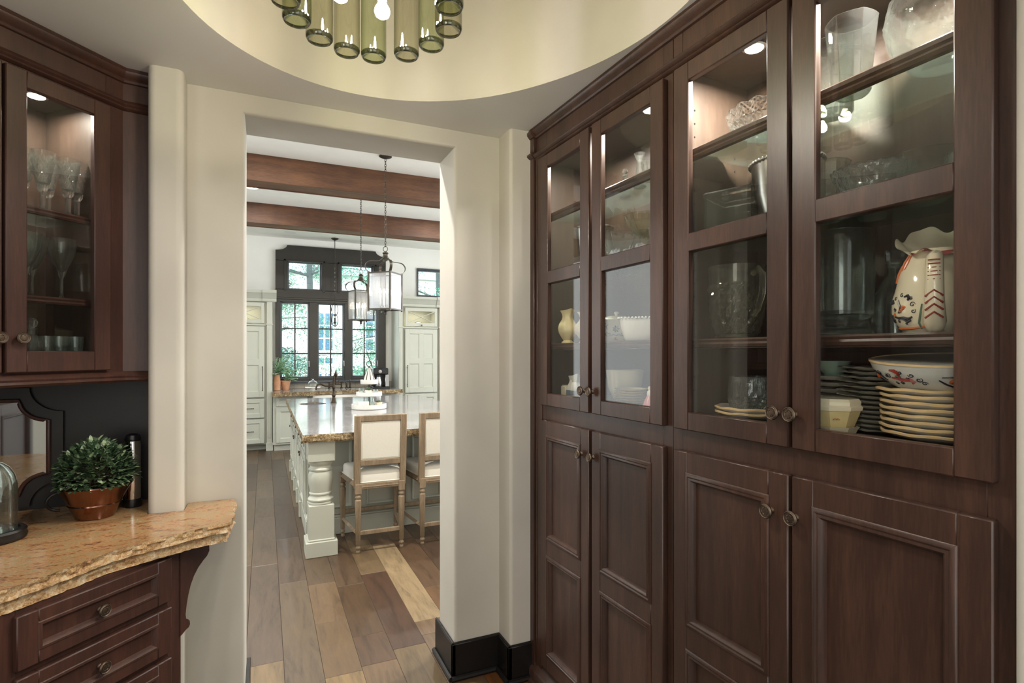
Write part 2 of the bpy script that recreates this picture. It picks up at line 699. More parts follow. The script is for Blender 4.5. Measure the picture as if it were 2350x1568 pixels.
LA = math.radians(43)
LD = Vector((math.sin(LA), math.cos(LA), 0))
LQ = Vector((-math.cos(LA), math.sin(LA), 0))
LROT = math.atan2(LD.y, LD.x)
LK = Vector((-0.48, 2.446, 0))
LB = Vector((-0.262, 2.122, 0))


def lw(wv, q, z, o=LK):
    p = o + LD * wv + LQ * q
    return (p.x, p.y, z)


# ------------------------------------------------------------------ structure
# floor with single planks
fl = struct('floor', B().box(-3.2, 5.4, -4.4, 10.2, -0.12, -0.013), 'dark_trim', smooth=0)
TONES = [(112, 88, 66), (122, 98, 74), (104, 80, 60), (134, 110, 84), (98, 74, 56), (126, 100, 76), (140, 116, 88), (108, 86, 68)]
LIGHT = (186, 160, 122)
PALE = (160, 134, 98)
DARKP = (92, 66, 50)
PW = 0.1735
fixed = {  # column: list of (y0, y1, tone)
    -1: [(1.7, 2.97, PALE), (2.97, 4.35, (120, 100, 84)), (4.35, 5.6, (126, 104, 84))],
    0: [(1.5, 2.35, (130, 108, 80)), (2.35, 3.95, (128, 108, 86)), (3.95, 4.9, (118, 96, 78)), (4.9, 6.0, (104, 82, 66))],
    1: [(1.4, 2.72, (172, 142, 100)), (2.72, 3.28, (134, 108, 78)), (3.28, 3.85, (140, 112, 82)), (3.85, 4.6, (116, 92, 68))],
    2: [(1.6, 2.75, (140, 112, 82)), (2.75, 3.05, (112, 84, 62)), (3.05, 3.75, (106, 80, 56)), (3.75, 4.7, (112, 88, 66))],
    3: [(1.5, 2.84, (136, 112, 78)), (2.84, 3.89, (98, 70, 52)), (3.89, 4.6, (138, 114, 84))],
    4: [(1.4, 2.3, (150, 104, 62)), (2.3, 2.92, (132, 104, 76)), (2.92, 3.08, (136, 108, 80)), (3.08, 4.42, LIGHT), (4.42, 5.2, (124, 98, 74))],
    5: [(1.4, 2.6, (150, 96, 52)), (2.6, 3.5, (130, 96, 66)), (3.5, 4.5, (118, 90, 66))],
}
plank_n = 0
for cidx in range(-7, 20):
    x0 = 0.0855 + PW * cidx
    segs = list(fixed.get(cidx, []))
    y = segs[-1][1] if segs else 1.2 + R.uniform(0, 0.8)
    ymax = 9.9 if -3 <= cidx <= 3 else 9.0
    while y < ymax and not (0.45 < x0 < 1.8 and y > 5.0):
        L = R.uniform(0.7, 1.5)
        segs.append((y, y + L, R.choice(TONES)))
        y += L
    for (ya, yb, tone) in segs:
        if x0 > 1.0 and yb < 2.45:
            continue
        b = B().box(x0 + 0.0006, x0 + PW - 0.0006, ya + 0.0007, yb - 0.0007, -0.013, 0.0, 0.0014)
        o = obj('plank', b, 'plank_wood', fl, smooth=0)
        o.color = lin(tone)
        plank_n += 1

# doorway wall with the cased opening
poly = [(-0.345, 0), (-0.074, 0), (-0.074, 2.51), (0.816, 2.51), (0.816, 0), (3.2, 0), (3.2, KZ + .02), (-0.345, KZ + .02)]
me = B().prism(poly, YW, YK, 'y').mesh('wall_front', 0)
bm = bmesh.new()
bm.from_mesh(me)
ed = [e for e in bm.edges if abs(e.verts[0].co.y - e.verts[1].co.y) < 1e-6 and
      all(-0.08 < v_.co.x < 0.82 and v_.co.z < 2.52 for v_ in e.verts) and not all(v_.co.z < 0.01 for v_ in e.verts)]
bmesh.ops.bevel(bm, geom=ed, offset=0.016, segments=4, affect='EDGES', profile=0.5)
bm.to_mesh(me)
bm.free()
me.polygons.foreach_set('use_smooth', [True] * len(me.polygons))
me.set_sharp_from_angle(angle=math.radians(40))
struct('wall_front', me, 'cream_plaster')


def round_box(name, x0, x1, y0, y1, z0, z1, r, M=None):
    me = B(M).box(x0, x1, y0, y1, z0, z1).mesh(name, 0)
    bm = bmesh.new()
    bm.from_mesh(me)
    ed = [e for e in bm.edges if abs(e.verts[0].co.z - e.verts[1].co.z) > 0.1]
    bmesh.ops.bevel(bm, geom=ed, offset=r, segments=5, affect='EDGES', profile=0.5)
    bm.to_mesh(me)
    bm.free()
    me.polygons.foreach_set('use_smooth', [True] * len(me.polygons))
    me.set_sharp_from_angle(angle=math.radians(40))
    return me


struct('pillar_left', round_box('pillar_left', -0.39, -0.276, 2.355, 2.60, 0, ZC, 0.026), 'cream_plaster')
struct('pillar_right', round_box('pillar_right', 1.045, 1.62, 2.333, 2.60, 0, ZC, 0.016), 'cream_plaster')
MC = Matrix.Translation(P0) @ Matrix.Rotation(CROT, 4, 'Z')
struct('wall_right', round_box('wall_right', 1.818, 4.1, -0.03, 0.6, 0, ZC, 0.016, MC), 'cream_plaster')
struct('wall_right_back', B(MC).box(-0.05, 1.82, 0.40, 0.6, 0, ZC), 'cream_plaster', smooth=0)
struct('wall_niche', B().box(-1.8, -.345, 2.645, 2.76, 0, KZ), 'cream_plaster', smooth=0)
struct('wall_left', B().box(-1.8, -1.6, -2.1, 2.75, 0, ZC), 'cream_plaster', smooth=0)
# rear wall with an open doorway behind the camera
b = B().box(-1.7, -0.65, -1.9, -1.75, 0, ZC).box(0.95, 2.2, -1.9, -1.75, 0, ZC).box(-0.65, 0.95, -1.9, -1.75, 2.32, ZC)
struct('wall_back', b, 'cream_plaster', smooth=0)


# closed shell added beyond the rear doorway to keep sky light out
b = B().box(-2.2, 2.8, -4.4, -4.25, 0, ZC).box(-2.2, -2.05, -4.4, -1.75, 0, ZC).box(2.65, 2.8, -4.4, -1.75, 0, ZC).box(-2.2, 2.8, -4.4, -1.75, ZC, ZC + .05)
struct('wall_rear_shell', b, 'cream_plaster', smooth=0)


# soffit with the round opening and the drum above it
def cove(a):
    r = 0.744 - 0.0394 * math.cos(2 * a) - 0.0551 * math.sin(2 * a)
    return (0.443 + r * math.cos(a), 1.494 + r * math.sin(a))


NS = 128
vs, fs = [], []
X0, X1, Y0, Y1 = -1.7, 1.66, -2.0, 2.6
for k in range(NS):
    a = 2 * PI * k / NS
    ix, iy = cove(a)
    dx, dy = math.cos(a), math.sin(a)
    t = min((X1 - ix) / dx if dx > 1e-9 else 9e9, (X0 - ix) / dx if dx < -1e-9 else 9e9,
            (Y1 - iy) / dy if dy > 1e-9 else 9e9, (Y0 - iy) / dy if dy < -1e-9 else 9e9)
    vs += [(ix, iy, ZC), (ix + dx * t, iy + dy * t, ZC), (ix, iy, ZC + 0.06), (ix + dx * t, iy + dy * t, ZC + 0.06)]
for k in range(NS):
    a_, c_ = 4 * k, 4 * ((k + 1) % NS)
    fs += [(a_, c_, c_ + 1, a_ + 1), (a_ + 2, a_ + 3, c_ + 3, c_ + 2), (a_ + 1, c_ + 1, c_ + 3, a_ + 3)]
b = B()
b.add(vs, fs)
struct('ceiling', b, 'soffit_paint', smooth=0)
vs, fs = [], []
prof = [(1.0, ZC), (1.0, ZC + 0.55), (0.96, ZC + 0.68), (0.85, ZC + 0.78), (0.6, ZC + 0.84), (0.0, ZC + 0.86)]
for sc_, z in prof:
    for k in range(NS):
        ix, iy = cove(2 * PI * k / NS)
        vs.append((0.443 + (ix - 0.443) * sc_, 1.494 + (iy - 1.494) * sc_, z))
for i in range(len(prof) - 1):
    for k in range(NS):
        k2 = (k + 1) % NS
        fs.append((i * NS + k, i * NS + k2, (i + 1) * NS + k2, (i + 1) * NS + k))
b = B()
b.add(vs, fs)
struct('ceiling_dome', b, 'cream_plaster')

# black baseboards with a shoe moulding
def base_run(name, segs, M=None):
    b = B(M)
    for (x0, x1, y0, y1) in segs:
        b.box(x0, x1, y0, y1, 0, 0.165, 0.003)
    return struct(name, b, 'dark_trim', smooth=30)


def bead_run(b, pts):
    for p, q in zip(pts, pts[1:]):
        b.cyl((p[0], p[1], 0.012), (q[0], q[1], 0.012), 0.012, seg=8)
        b.cyl((p[0], p[1], 0.168), (q[0], q[1], 0.168), 0.006, seg=8)


b = B()
b.box(0.800, 0.818, 2.452, 2.735, 0, 0.168, 0.002).box(0.800, 1.05, 2.452, 2.470, 0, 0.168, 0.002)
b.box(1.030, 1.048, 2.318, 2.470, 0, 0.168, 0.002).box(1.030, 1.185, 2.318, 2.336, 0, 0.168, 0.002)
for p, q in (((0.795, 2.735), (0.795, 2.447)), ((0.795, 2.447), (1.025, 2.447)), ((1.025, 2.447), (1.025, 2.313)), ((1.025, 2.313), (1.18, 2.313))):
    b.cyl((p[0], p[1], 0.011), (q[0], q[1], 0.011), 0.013, seg=8)
for p, q in (((0.808, 2.735), (0.808, 2.461)), ((0.808, 2.461), (1.04, 2.461)), ((1.04, 2.461), (1.04, 2.327)), ((1.04, 2.327), (1.18, 2.327))):
    b.cyl((p[0], p[1], 0.168), (q[0], q[1], 0.168), 0.007, seg=8)
struct('baseboard_right', b, 'dark_trim')
b = B()
b.box(-0.076, -0.058, 2.452, 2.735, 0, 0.168, 0.002).box(-0.28, -0.058, 2.452, 2.470, 0, 0.168, 0.002)
b.cyl((-0.053, 2.447, .011), (-0.053, 2.735, .011), 0.013, seg=8)
struct('baseboard_left', b, 'dark_trim')


# ------------------------------------------------------------------ joinery helpers (local x along the front, y into the cabinet, z up)
def knob(parent, x, y, z, r=0.0185):
    M = Matrix.Translation((x, y, z)) @ Matrix.Rotation(PI / 2, 4, 'X')
    b = B(M)
    k = r / 0.0185
    b.lathe([(0.0, 0), (0.009 * k, 0), (0.008 * k, 0.003), (0.0055 * k, 0.006), (0.0055 * k, 0.012), (0.010 * k, 0.015), (0.0165 * k, 0.0165), (0.0185 * k, 0.019), (0.0185 * k, 0.022),
             (0.0165 * k, 0.0245), (0.0150 * k, 0.0232), (0.0138 * k, 0.0242), (0.009 * k, 0.0235), (0.0045 * k, 0.0242), (0.0, 0.0243)], 24)
    for q in range(6):
        a = q * PI / 3
        b.tube([(0.0085 * k * math.cos(a + t * .5), 0.0085 * k * math.sin(a + t * .5), 0.0242) for t in (-0.7, 0, 0.7)], 0.0013 * k, 5)
    return obj('knob', b, 'antique_brass', parent)


def bar_handle(parent, p0, p1, y, mat='bronze', r=0.005):
    (x0, z0), (x1, z1) = p0, p1
    b = B()
    b.cyl((x0, y, z0), (x1, y, z1), r, seg=8)
    dx, dz = x1 - x0, z1 - z0
    for t in (0.1, 0.9):
        b.cyl((x0 + dx * t, y, z0 + dz * t), (x0 + dx * t, y + 0.03, z0 + dz * t), r * 1.2, seg=8)
    for t in (0.0, 1.0):
        b.lathe([(0, -r * 1.8), (r * 1.5, -r), (r * 1.8, 0), (r * 1.5, r), (0, r * 1.8)], 10, (x0 + dx * t, y, z0 + dz * t))
    return obj('handle', b, mat, parent)


BOLECTION = [(0.0, 0.004), (0.0, -0.024), (0.004, -0.027), (0.010, -0.0285), (0.014, -0.026), (0.020, -0.0275), (0.024, -0.024), (0.028, -0.016), (0.030, -0.010)]
COVED = [(0.0, 0.004), (0.0, -0.019), (0.003, -0.022), (0.007, -0.022), (0.010, -0.019), (0.016, -0.014), (0.022, -0.010)]


def door(parent, mat, x0, x1, z0, z1, y=0.0, th=0.022, st=0.062, rb=0.06, rt=0.06, mids=(), pane=None, mold=BOLECTION, cols=(), name='door', bev=0.003):
    """frame and panel door; mids = (z0, z1) rails, cols = (x0, x1) middle stiles"""
    b = B()
    b.box(x0, x0 + st, y - th, y, z0, z1, bev).box(x1 - st, x1, y - th, y, z0, z1, bev)
    xi0, xi1 = x0 + st, x1 - st
    b.box(xi0 - .002, xi1 + .002, y - th, y, z0, z0 + rb, bev).box(xi0 - .002, xi1 + .002, y - th, y, z1 - rt, z1, bev)
    zs = [z0 + rb]
    for a, c in mids:
        b.box(xi0 - .002, xi1 + .002, y - th, y, a, c, bev)
        zs += [a, c]
    zs.append(z1 - rt)
    xs = [xi0]
    for a, c in cols:
        b.box(a, c, y - th + .0008, y - .0005, z0 + rb, z1 - rt, bev)
        xs += [a, c]
    xs.append(xi1)
    d = obj(name, b, mat, parent)
    for i in range(0, len(zs), 2):
        for j in range(0, len(xs), 2):
            if pane:
                pb = B().box(xs[j] - .004, xs[j + 1] + .004, y - th * .45, y - th * .45 + .003, zs[i] - .004, zs[i + 1] + .004)
                obj('pane', pb, pane, d, smooth=0)
            else:
                e = 0.004
                k = th / 0.022
                pb = B().rings(xs[j] - e, xs[j + 1] + e, zs[i] - e, zs[i + 1] + e, [(a, y + q * k) for a, q in mold])
                obj('panel', pb, mat, d, smooth=25)
    return d


def extrude_x(b, prof, x0, x1):
    return b.prism(prof, x0, x1, 'x')


# ------------------------------------------------------------------ china cabinets (right)
def cabinet(label, s0, s1, doors, pw, pegs=False):
    t = thing('china_cabinet', label, 'cabinet', (P0.x, P0.y, 0), CROT)
    W, D = 0.02, 0.31
    f = B()
    # face frame
    lo = min(d_[0] for d_ in doors) + .018
    hi = max(d_[1] for d_ in doors) - .018
    f.box(s0, lo, 0, .022, .0, 2.56, .001).box(hi, s1, 0, .022, 0, 2.56, .001)
    f.box(lo, hi, 0, .022, 1.218, 1.318, .001).box(lo, hi, 0, .022, 2.41, 2.56, .001).box(lo, hi, 0, .022, 0, .14, .001)
    cmid = (doors[0][1] + doors[1][0]) / 2
    f.box(cmid - .006, cmid + .006, .002, .022, .14, 1.218).box(cmid - .005, cmid + .005, .002, .014, 1.318, 2.41)
    obj('face_frame', f, 'cherry', t)
    ins = 'cherry_inner'
    obj('side_panel', B().box(s0 + .002, s0 + W, .022, D, 0.0, 2.56), ins, t, smooth=0)
    obj('side_panel', B().box(s1 - W, s1 - .002, .022, D, 0.0, 2.56), ins, t, smooth=0)
    obj('back_panel', B().box(s0 + .002, s1 - .002, D, D + .012, 0.0, 2.56), ins, t, smooth=0)
    obj('cabinet_floor', B().box(s0 + W, s1 - W, .022, D, 1.320, 1.342), ins, t, smooth=0)
    obj('cabinet_top', B().box(s0 + W, s1 - W, .022, D, 2.44, 2.46), ins, t, smooth=0)
    b = B().box(s0 + W, s1 - W, .035, D, 1.553, 1.580, .001)
    extrude_x(b, [(.036, 1.556), (.028, 1.558), (.024, 1.566), (.027, 1.572), (.024, 1.578), (.028, 1.583), (.036, 1.583)], s0 + W, s1 - W)
    obj('shelf', b, 'cherry', t)
    for z in (1.882, 2.172):
        gs = obj('shelf', B().box(s0 + W + .002, s1 - W - .002, .045, D - .004, z, z + .008, .001), 'shelf_glass', t)
        gs['label'] = 'glass shelf with a wooden front edge'
        nb = B()
        extrude_x(nb, [(.046, z - .024), (.03, z - .024), (.026, z - .016), (.029, z - .010), (.025, z - .004), (.026, z + .006), (.03, z + .010), (.046, z + .010)], s0 + W + .001, s1 - W - .001)
        obj('shelf_edge', nb, 'cherry', gs)
    if pegs:
        nb = B()
        for q in (.07, .25):
            for k in range(22):
                z = 1.42 + k * .043
                nb.cyl((s0 + W - .004, q, z), (s0 + W + .0008, q, z), .003, seg=8)
        h = obj('peg_hole', nb, 'black_plastic', t)
        h['kind'] = 'stuff'
    for i, (a, c, glass) in enumerate(doors):
        dr = door(t, 'cherry', a, c, 1.303, 2.430, 0, .022, .063, .056, .058, [(1.848, 1.905)], glass)
        kx = c - .042 if i == 0 else a + .03
        knob(dr, kx + (.012 if i == 0 else -.022), -.022, 1.389)
        # dark glazing bead inside the upper frames
        dr2 = door(t, 'cherry', a, c, 0.118, 1.236, 0, .022, .058, .07, .066, [(.632, .708)], None)
        knob(dr2, (c - .052 if i == 0 else a + .008) + .004, -.022, 1.136)
    for sx in [(a + c) / 2 for a, c, _ in doors]:
        p = B().lathe([(0, 0), (.03, 0), (.034, -.004), (.034, -.010), (.028, -.012), (0, -.012)], 20, (sx, .10, 2.44))
        po = obj('puck_light', p, 'steel', t)
        obj('lens', B().lathe([(0, -.0125), (.026, -.0125), (.024, -.0145), (0, -.015)], 20, (sx, .10, 2.44)), 'puck_glow', po)
        area_light('puck_beam', cw(sx, .10, 2.42), (0, 0, 0), .05, .05, pw, (1.0, .93, .82), 'DISK')
    return t


chA = cabinet('dark cherry china cabinet holding cream pottery, beside the cream pier', 0.0, .942,
              [(.105, .493, 'door_glass'), (.514, .917, 'wavy_glass')], 6.0)
chB = cabinet('dark cherry china cabinet packed with glassware and stacked plates', .944, 1.812,
              [(.967, 1.371, 'door_glass'), (1.381, 1.787, 'door_glass')], 20.0, pegs=True)
# far-end pilaster of the first cabinet
b = B().box(-.012, .030, -.016, 0, .07, 2.50, .003).box(.034, .088, -.006, .002, .07, 2.47, .002)
b.box(.04, .05, -.009, 0, .07, 2.47, .002)
obj('pilaster', b, 'cherry', chA)

# crown and base mouldings running over both cabinets
t = thing('crown_molding', 'dark cherry crown molding running above the china cabinet doors to the ceiling', 'molding', (P0.x, P0.y, 0), CROT)
b = B()
extrude_x(b, [(.002, 2.545), (-.008, 2.548), (-.012, 2.554), (-.010, 2.560), (-.018, 2.566), (-.026, 2.574), (-.028, 2.580), (-.024, 2.583), (-.030, 2.588), (.002, 2.588)], .012, 1.816)
obj('cornice', b, 'cherry', t)
b = B()
extrude_x(b, [(.002, 2.440), (-.006, 2.442), (-.012, 2.448), (-.010, 2.453), (-.020, 2.458), (-.024, 2.465), (-.018, 2.471), (-.010, 2.474), (-.006, 2.479), (.002, 2.481)], .03, 1.816)
obj('bead', b, 'cherry', t)
b = B()
for z0_, z1_ in ((2.548, 2.588), (2.452, 2.480)):
    pr = [(.002, z0_), (-.022, z0_ + .003), (-.034, z0_ + (z1_ - z0_) * .45), (-.034, z0_ + (z1_ - z0_) * .75), (-.026, z1_), (.002, z1_)]
    extrude_x(b, pr, -.014, .034)
b.box(-.012, .03, -.016, .002, 2.478, 2.552, .002)
obj('corner_block', b, 'cherry', t)
t = thing('base_molding', 'dark cherry plinth molding along the foot of the china cabinets', 'molding', (P0.x, P0.y, 0), CROT)
b = B()
extrude_x(b, [(.0, 0), (-.030, 0), (-.030, .055), (-.024, .064), (-.014, .070), (-.008, .080), (0, .085)], -.012, 1.816)
obj('plinth', b, 'cherry', t)
extrude_x(nb := B(), [(-.028, 0), (-.044, 0), (-.042, .010), (-.036, .018), (-.028, .020)], -.012, 1.816)
obj('shoe_strip', nb, 'cherry', t)


# ------------------------------------------------------------------ corner hutch (left): wall cabinet, niche, counter, drawers
t = thing('wall_cabinet', 'dark cherry corner wall cabinet with a glass door showing crystal stemware', 'cabinet', (LK.x, LK.y, 0), LROT)
UD = .30
b = B()
b.box(-.062, .0, 0, .02, 1.44, 2.56, .001).box(-.78, -.70, 0, .02, 1.44, 2.56, .001)
b.box(-.70, -.062, 0, .02, 1.44, 1.492, .001).box(-.70, -.062, 0, .02, 2.425, 2.56, .001).box(-.392, -.368, 0, .02, 1.492, 2.425)
obj('face_frame', b, 'cherry_left', t)
obj('side_panel', B().box(-.075, -.06, .02, UD, 1.44, 2.56), 'cherry_inner', t, smooth=0)
obj('side_panel', B().box(-.79, -.775, .02, UD, 1.44, 2.56), 'cherry_inner', t, smooth=0)
obj('back_panel', B().box(-.79, -.06, UD, UD + .012, 1.44, 2.56), 'cherry_inner', t, smooth=0)
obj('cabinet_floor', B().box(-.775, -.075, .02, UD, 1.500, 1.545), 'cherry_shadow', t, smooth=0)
obj('cabinet_top', B().box(-.775, -.075, .02, UD, 2.44, 2.46), 'cherry_inner', t, smooth=0)
for z in (2.008, 1.716):
    gs = obj('shelf', B().box(-.774, -.076, .048, UD - .003, z, z + .008, .001), 'shelf_glass', t)
    gs['label'] = 'glass shelf with a wooden front edge'
    nb = B()
    extrude_x(nb, [(.048, z - .012), (.034, z - .012), (.030, z - .006), (.033, z), (.030, z + .006), (.034, z + .012), (.048, z + .012)], -.774, -.076)
    obj('shelf_edge', nb, 'cherry_left', gs)
dr = door(t, 'cherry_left', -.376, -.058, 1.478, 2.428, 0, .022, .058, .068, .054, (), 'door_glass')
knob(dr, -.340, -.022, 1.586)
dr = door(t, 'cherry_left', -.702, -.384, 1.478, 2.428, 0, .022, .058, .068, .054, (), 'door_glass')
knob(dr, -.398, -.022, 1.586)
po = obj('puck_light', B().lathe([(0, 0), (.03, 0), (.034, -.004), (.034, -.010), (.028, -.012), (0, -.012)], 20, (-.195, .149, 2.44)), 'steel', t)
obj('lens', B().lathe([(0, -.0125), (.026, -.0125), (.024, -.0145), (0, -.015)], 20, (-.195, .149, 2.44)), 'puck_glow', po)
area_light('puck_beam', lw(-.195, .149, 2.42), (0, 0, 0), .05, .05, 3.4, (1.0, .93, .82), 'DISK')
MF = Matrix.Rotation(math.radians(9) - LROT, 4, 'Z')      # short return facet towards the pier
b = B(MF).box(-.004, .16, 0, .02, 1.44, 2.59)
obj('filler_panel', b, 'cherry_left', t, smooth=0)
prc = [(.002, 2.540), (-.008, 2.543), (-.012, 2.550), (-.010, 2.556), (-.018, 2.562), (-.026, 2.571), (-.028, 2.578), (-.024, 2.581), (-.030, 2.589), (.002, 2.589)]
prb = [(.002, 2.438), (-.006, 2.440), (-.014, 2.446), (-.012, 2.452), (-.020, 2.458), (-.016, 2.466), (-.010, 2.470), (-.006, 2.476), (.002, 2.478)]
prl = [(.002, 1.432), (-.016, 1.432), (-.024, 1.440), (-.018, 1.448), (-.022, 1.455), (-.014, 1.464), (-.004, 1.472), (.002, 1.472)]
for nm, pr in (('cornice', prc), ('bead', prb), ('light_rail', prl)):
    b = B()
    extrude_x(b, pr, -.80, .016)
    b.M = MF
    extrude_x(b, pr, -.006, .16)
    obj(nm, b, 'cherry_left', t)

# niche lining behind the counter with the plaque-shaped mirror
t = thing('niche_panel', 'dark wooden niche lining behind the counter under the corner cabinet', 'panel', (0, 0, 0))
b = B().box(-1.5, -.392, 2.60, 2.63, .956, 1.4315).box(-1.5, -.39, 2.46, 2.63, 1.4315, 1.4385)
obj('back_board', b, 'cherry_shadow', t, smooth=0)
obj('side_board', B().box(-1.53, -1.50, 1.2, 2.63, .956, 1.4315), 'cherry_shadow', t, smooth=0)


def plaque(cx, cz, hw, hh, rr, rz, n=10):
    """rectangle with concave quarter-round corners"""
    pts = []
    for (sx, sz, a0) in ((1, 1, -PI / 2), (-1, 1, 0), (-1, -1, PI / 2), (1, -1, PI)):
        for k in range(n + 1):
            # concave arc centred on the outer corner
            t_ = k / n
            if (sx, sz) == (1, 1):
                a = -PI / 2 - t_ * PI / 2
            elif (sx, sz) == (-1, 1):
                a = 0 - t_ * PI / 2
            elif (sx, sz) == (-1, -1):
                a = PI / 2 - t_ * PI / 2
            else:
                a = PI - t_ * PI / 2
            pts.append((cx + sx * hw + rr * math.cos(a), cz + sz * hh + rz * math.sin(a)))
    return pts


t = thing('wall_mirror', 'mirror with notched corners in a dark frame, behind the potted plant', 'mirror', (0, 0, 0))
mp = plaque(-.985, 1.19, .248, .174, .085, .075)
# keep the outline convex-ordered
b = B()
b.prism([(x, z) for x, z in mp], 2.574, 2.580, 'y')
obj('glass', b, 'mirror_silver', t, smooth=0)
b = B()
b.tube([(x, 2.574, z) for x, z in mp], .007, 8, loop=True)
obj('bead', b, 'cherry_left', t)
b = B()
op = plaque(-.985, 1.19, .29, .22, .10, .09)
b.prism(op, 2.582, 2.60, 'y')
obj('frame', b, 'cherry_shadow', t, smooth=20)

# granite counter in two chiselled layers
edge = [(-0.112, 2.122), (-.203, 2.092), (-.277, 2.046), (-.346, 2.004), (-.411, 1.962), (-.462, 1.896), (-.517, 1.826), (-.595, 1.744), (-.70, 1.635), (-.84, 1.49), (-1.02, 1.30), (-1.2, 1.12)]


def subdiv(pts, step):
    out = []
    for p, q in zip(pts, pts[1:]):
        n = max(1, int(math.hypot(q[0] - p[0], q[1] - p[1]) / step))
        for k in range(n):
            out.append((p[0] + (q[0] - p[0]) * k / n, p[1] + (q[1] - p[1]) * k / n))
    out.append(pts[-1])
    return out


def slab(b, front, back, z0, z1, out, amp, rows=4, step=.012, jit=None):
    """stone slab: chiselled along front, straight along back; outline = front + back"""
    rg = jit or R
    fr = subdiv(front, step)
    n = len(fr)
    nor = []
    for i in range(n):
        a, c = fr[max(i - 1, 0)], fr[min(i + 1, n - 1)]
        dx, dy = c[0] - a[0], c[1] - a[1]
        L = math.hypot(dx, dy) or 1
        nor.append((-dy / L, dx / L))
    m_ = n + len(back)
    vs, fs = [], []
    for r in range(rows + 1):
        z = z0 + (z1 - z0) * r / rows
        bulge = math.sin(PI * (r + .6) / (rows + 1.2)) * amp * .9
        for i in range(n):
            o = out + bulge + rg.uniform(-amp, amp) * (.6 if r in (0, rows) else 1)
            zz = z + (rg.uniform(-amp, amp) * .35 if 0 < r < rows else 0)
            vs.append((fr[i][0] + nor[i][0] * o, fr[i][1] + nor[i][1] * o, zz))
        for p in back:
            vs.append((p[0], p[1], z))
    for r in range(rows):
        for i in range(m_):
            j = (i + 1) % m_
            fs.append((r * m_ + i, r * m_ + j, (r + 1) * m_ + j, (r + 1) * m_ + i))
    b.add(vs, fs)
    top = [rows * m_ + i for i in range(m_)]
    o_ = len(b.v) - len(vs)
    b.f.append([o_ + i for i in top])
    b.f.append([o_ + i for i in range(m_)][::-1])
    return m_


front = [(-.118, 2.46), (-.106, 2.40), (-.116, 2.31), (-.104, 2.22), (-.112, 2.122)][::1] + edge[1:]
back = [(-1.5, 1.12), (-1.5, 2.60), (-.392, 2.60), (-.392, 2.352), (-.272, 2.352), (-.272, 2.465)]
# walk the outline the other way round so that the outward normal is on the room side
frontr = front[::-1]
t = thing('countertop', 'gold and rust granite countertop with a chiselled edge under the plant', 'countertop', (0, 0, 0))
b = B()
slab(b, frontr, back[::-1], .923, .955, -.006, .0055)
top = obj('top_slab', b, 'gold_granite', t, smooth=22)
top.data.materials.append(MATS['gold_granite_rough'])
for p in top.data.polygons:
    if abs(p.normal.z) < .9:
        p.material_index = 1
b = B()
slab(b, frontr, back[::-1], .888, .9225, .008, .0062)
obj('lower_slab', b, 'gold_granite_rough', t, smooth=22)

# base cabinet with drawers and bracket
t = thing('base_cabinet', 'dark cherry drawer cabinet with a scrolled bracket under the granite countertop', 'cabinet', (LB.x, LB.y, 0), LROT)
b = B().box(-.04, .008, 0, .02, 0, .886, .001).box(-.96, -.462, 0, .02, 0, .886, .001).box(-.462, -.04, 0, .02, .868, .886).box(-.462, -.04, .002, .018, .1, .872)
obj('face_frame', b, 'cherry_left', t)
obj('side_panel', B().box(-.012, .008, .02, .34, 0, .886), 'cherry_left', t, smooth=0)
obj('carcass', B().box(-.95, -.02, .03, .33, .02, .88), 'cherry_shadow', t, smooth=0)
for z0, z1 in ((.734, .874), (.568, .714), (.392, .550), (.12, .372)):
    d_ = door(t, 'cherry_left', -.470, -.040, z0, z1, 0, .02, .05, .036, .036, (), None, [(0.0, 0.004), (0.0, -0.021), (0.003, -0.0245), (0.009, -0.0255), (0.012, -.022), (0.016, -0.014), (0.019, -0.009)], name='drawer')
    knob(d_, -.262, -.012, (z0 + z1) / 2 - .002, .0175)
br = [(.0, .886), (.120, .886), (.121, .838), (.112, .824), (.095, .812), (.075, .795), (.058, .772), (.045, .745), (.036, .715), (.030, .685), (.026, .655), (.028, .640), (.036, .634), (.042, .626), (.043, .614), (.038, .606), (.026, .602), (.014, .594), (0, .588)]
b = B()
b.prism(br, .0, .045, 'y')
bk = obj('bracket', b, 'cherry_left', t)
bk['label'] = 'scrolled bracket holding up the end of the counter'

# ------------------------------------------------------------------ things on the counter
def leaf(b, p, dirv, L, W, up=Vector((0, 0, 1)), curl=.25):
    d = dirv.normalized()
    s_ = d.cross(up)
    if s_.length < 1e-4:
        s_ = Vector((1, 0, 0))
    s_.normalize()
    nrm = s_.cross(d)
    P = Vector(p)
    pts = [P, P + d * L * .35 + s_ * W * .5 + nrm * L * .03, P + d * L * .75 + s_ * W * .38 - nrm * L * curl * .4, P + d * L - nrm * L * curl,
           P + d * L * .75 - s_ * W * .38 - nrm * L * curl * .4, P + d * L * .35 - s_ * W * .5 + nrm * L * .03, P + d * L * .45 - nrm * L * .06]
    b.add(pts, [(0, 1, 6), (1, 2, 6), (2, 3, 6), (3, 4, 6), (4, 5, 6), (5, 0, 6)])


t = thing('pantry_cabinet', 'tall dark cherry cabinet on the side wall, seen only in the mirror', 'cabinet', (-1.42, 0, 0), PI / 2)
obj('carcass', B().box(.52, 1.10, 0, .17, 0, 2.5, .002), 'cherry_left', t, smooth=0)
for z0_, z1_ in ((.12, 1.236), (1.30, 2.43)):
    d_ = door(t, 'cherry_left', .545, 1.08, z0_, z1_, 0, .022, .06, .066, .066, [((z0_ + z1_) / 2 - .04, (z0_ + z1_) / 2 + .04)])
    knob(d_, .575, -.022, 1.15 if z0_ < 1 else 1.39)

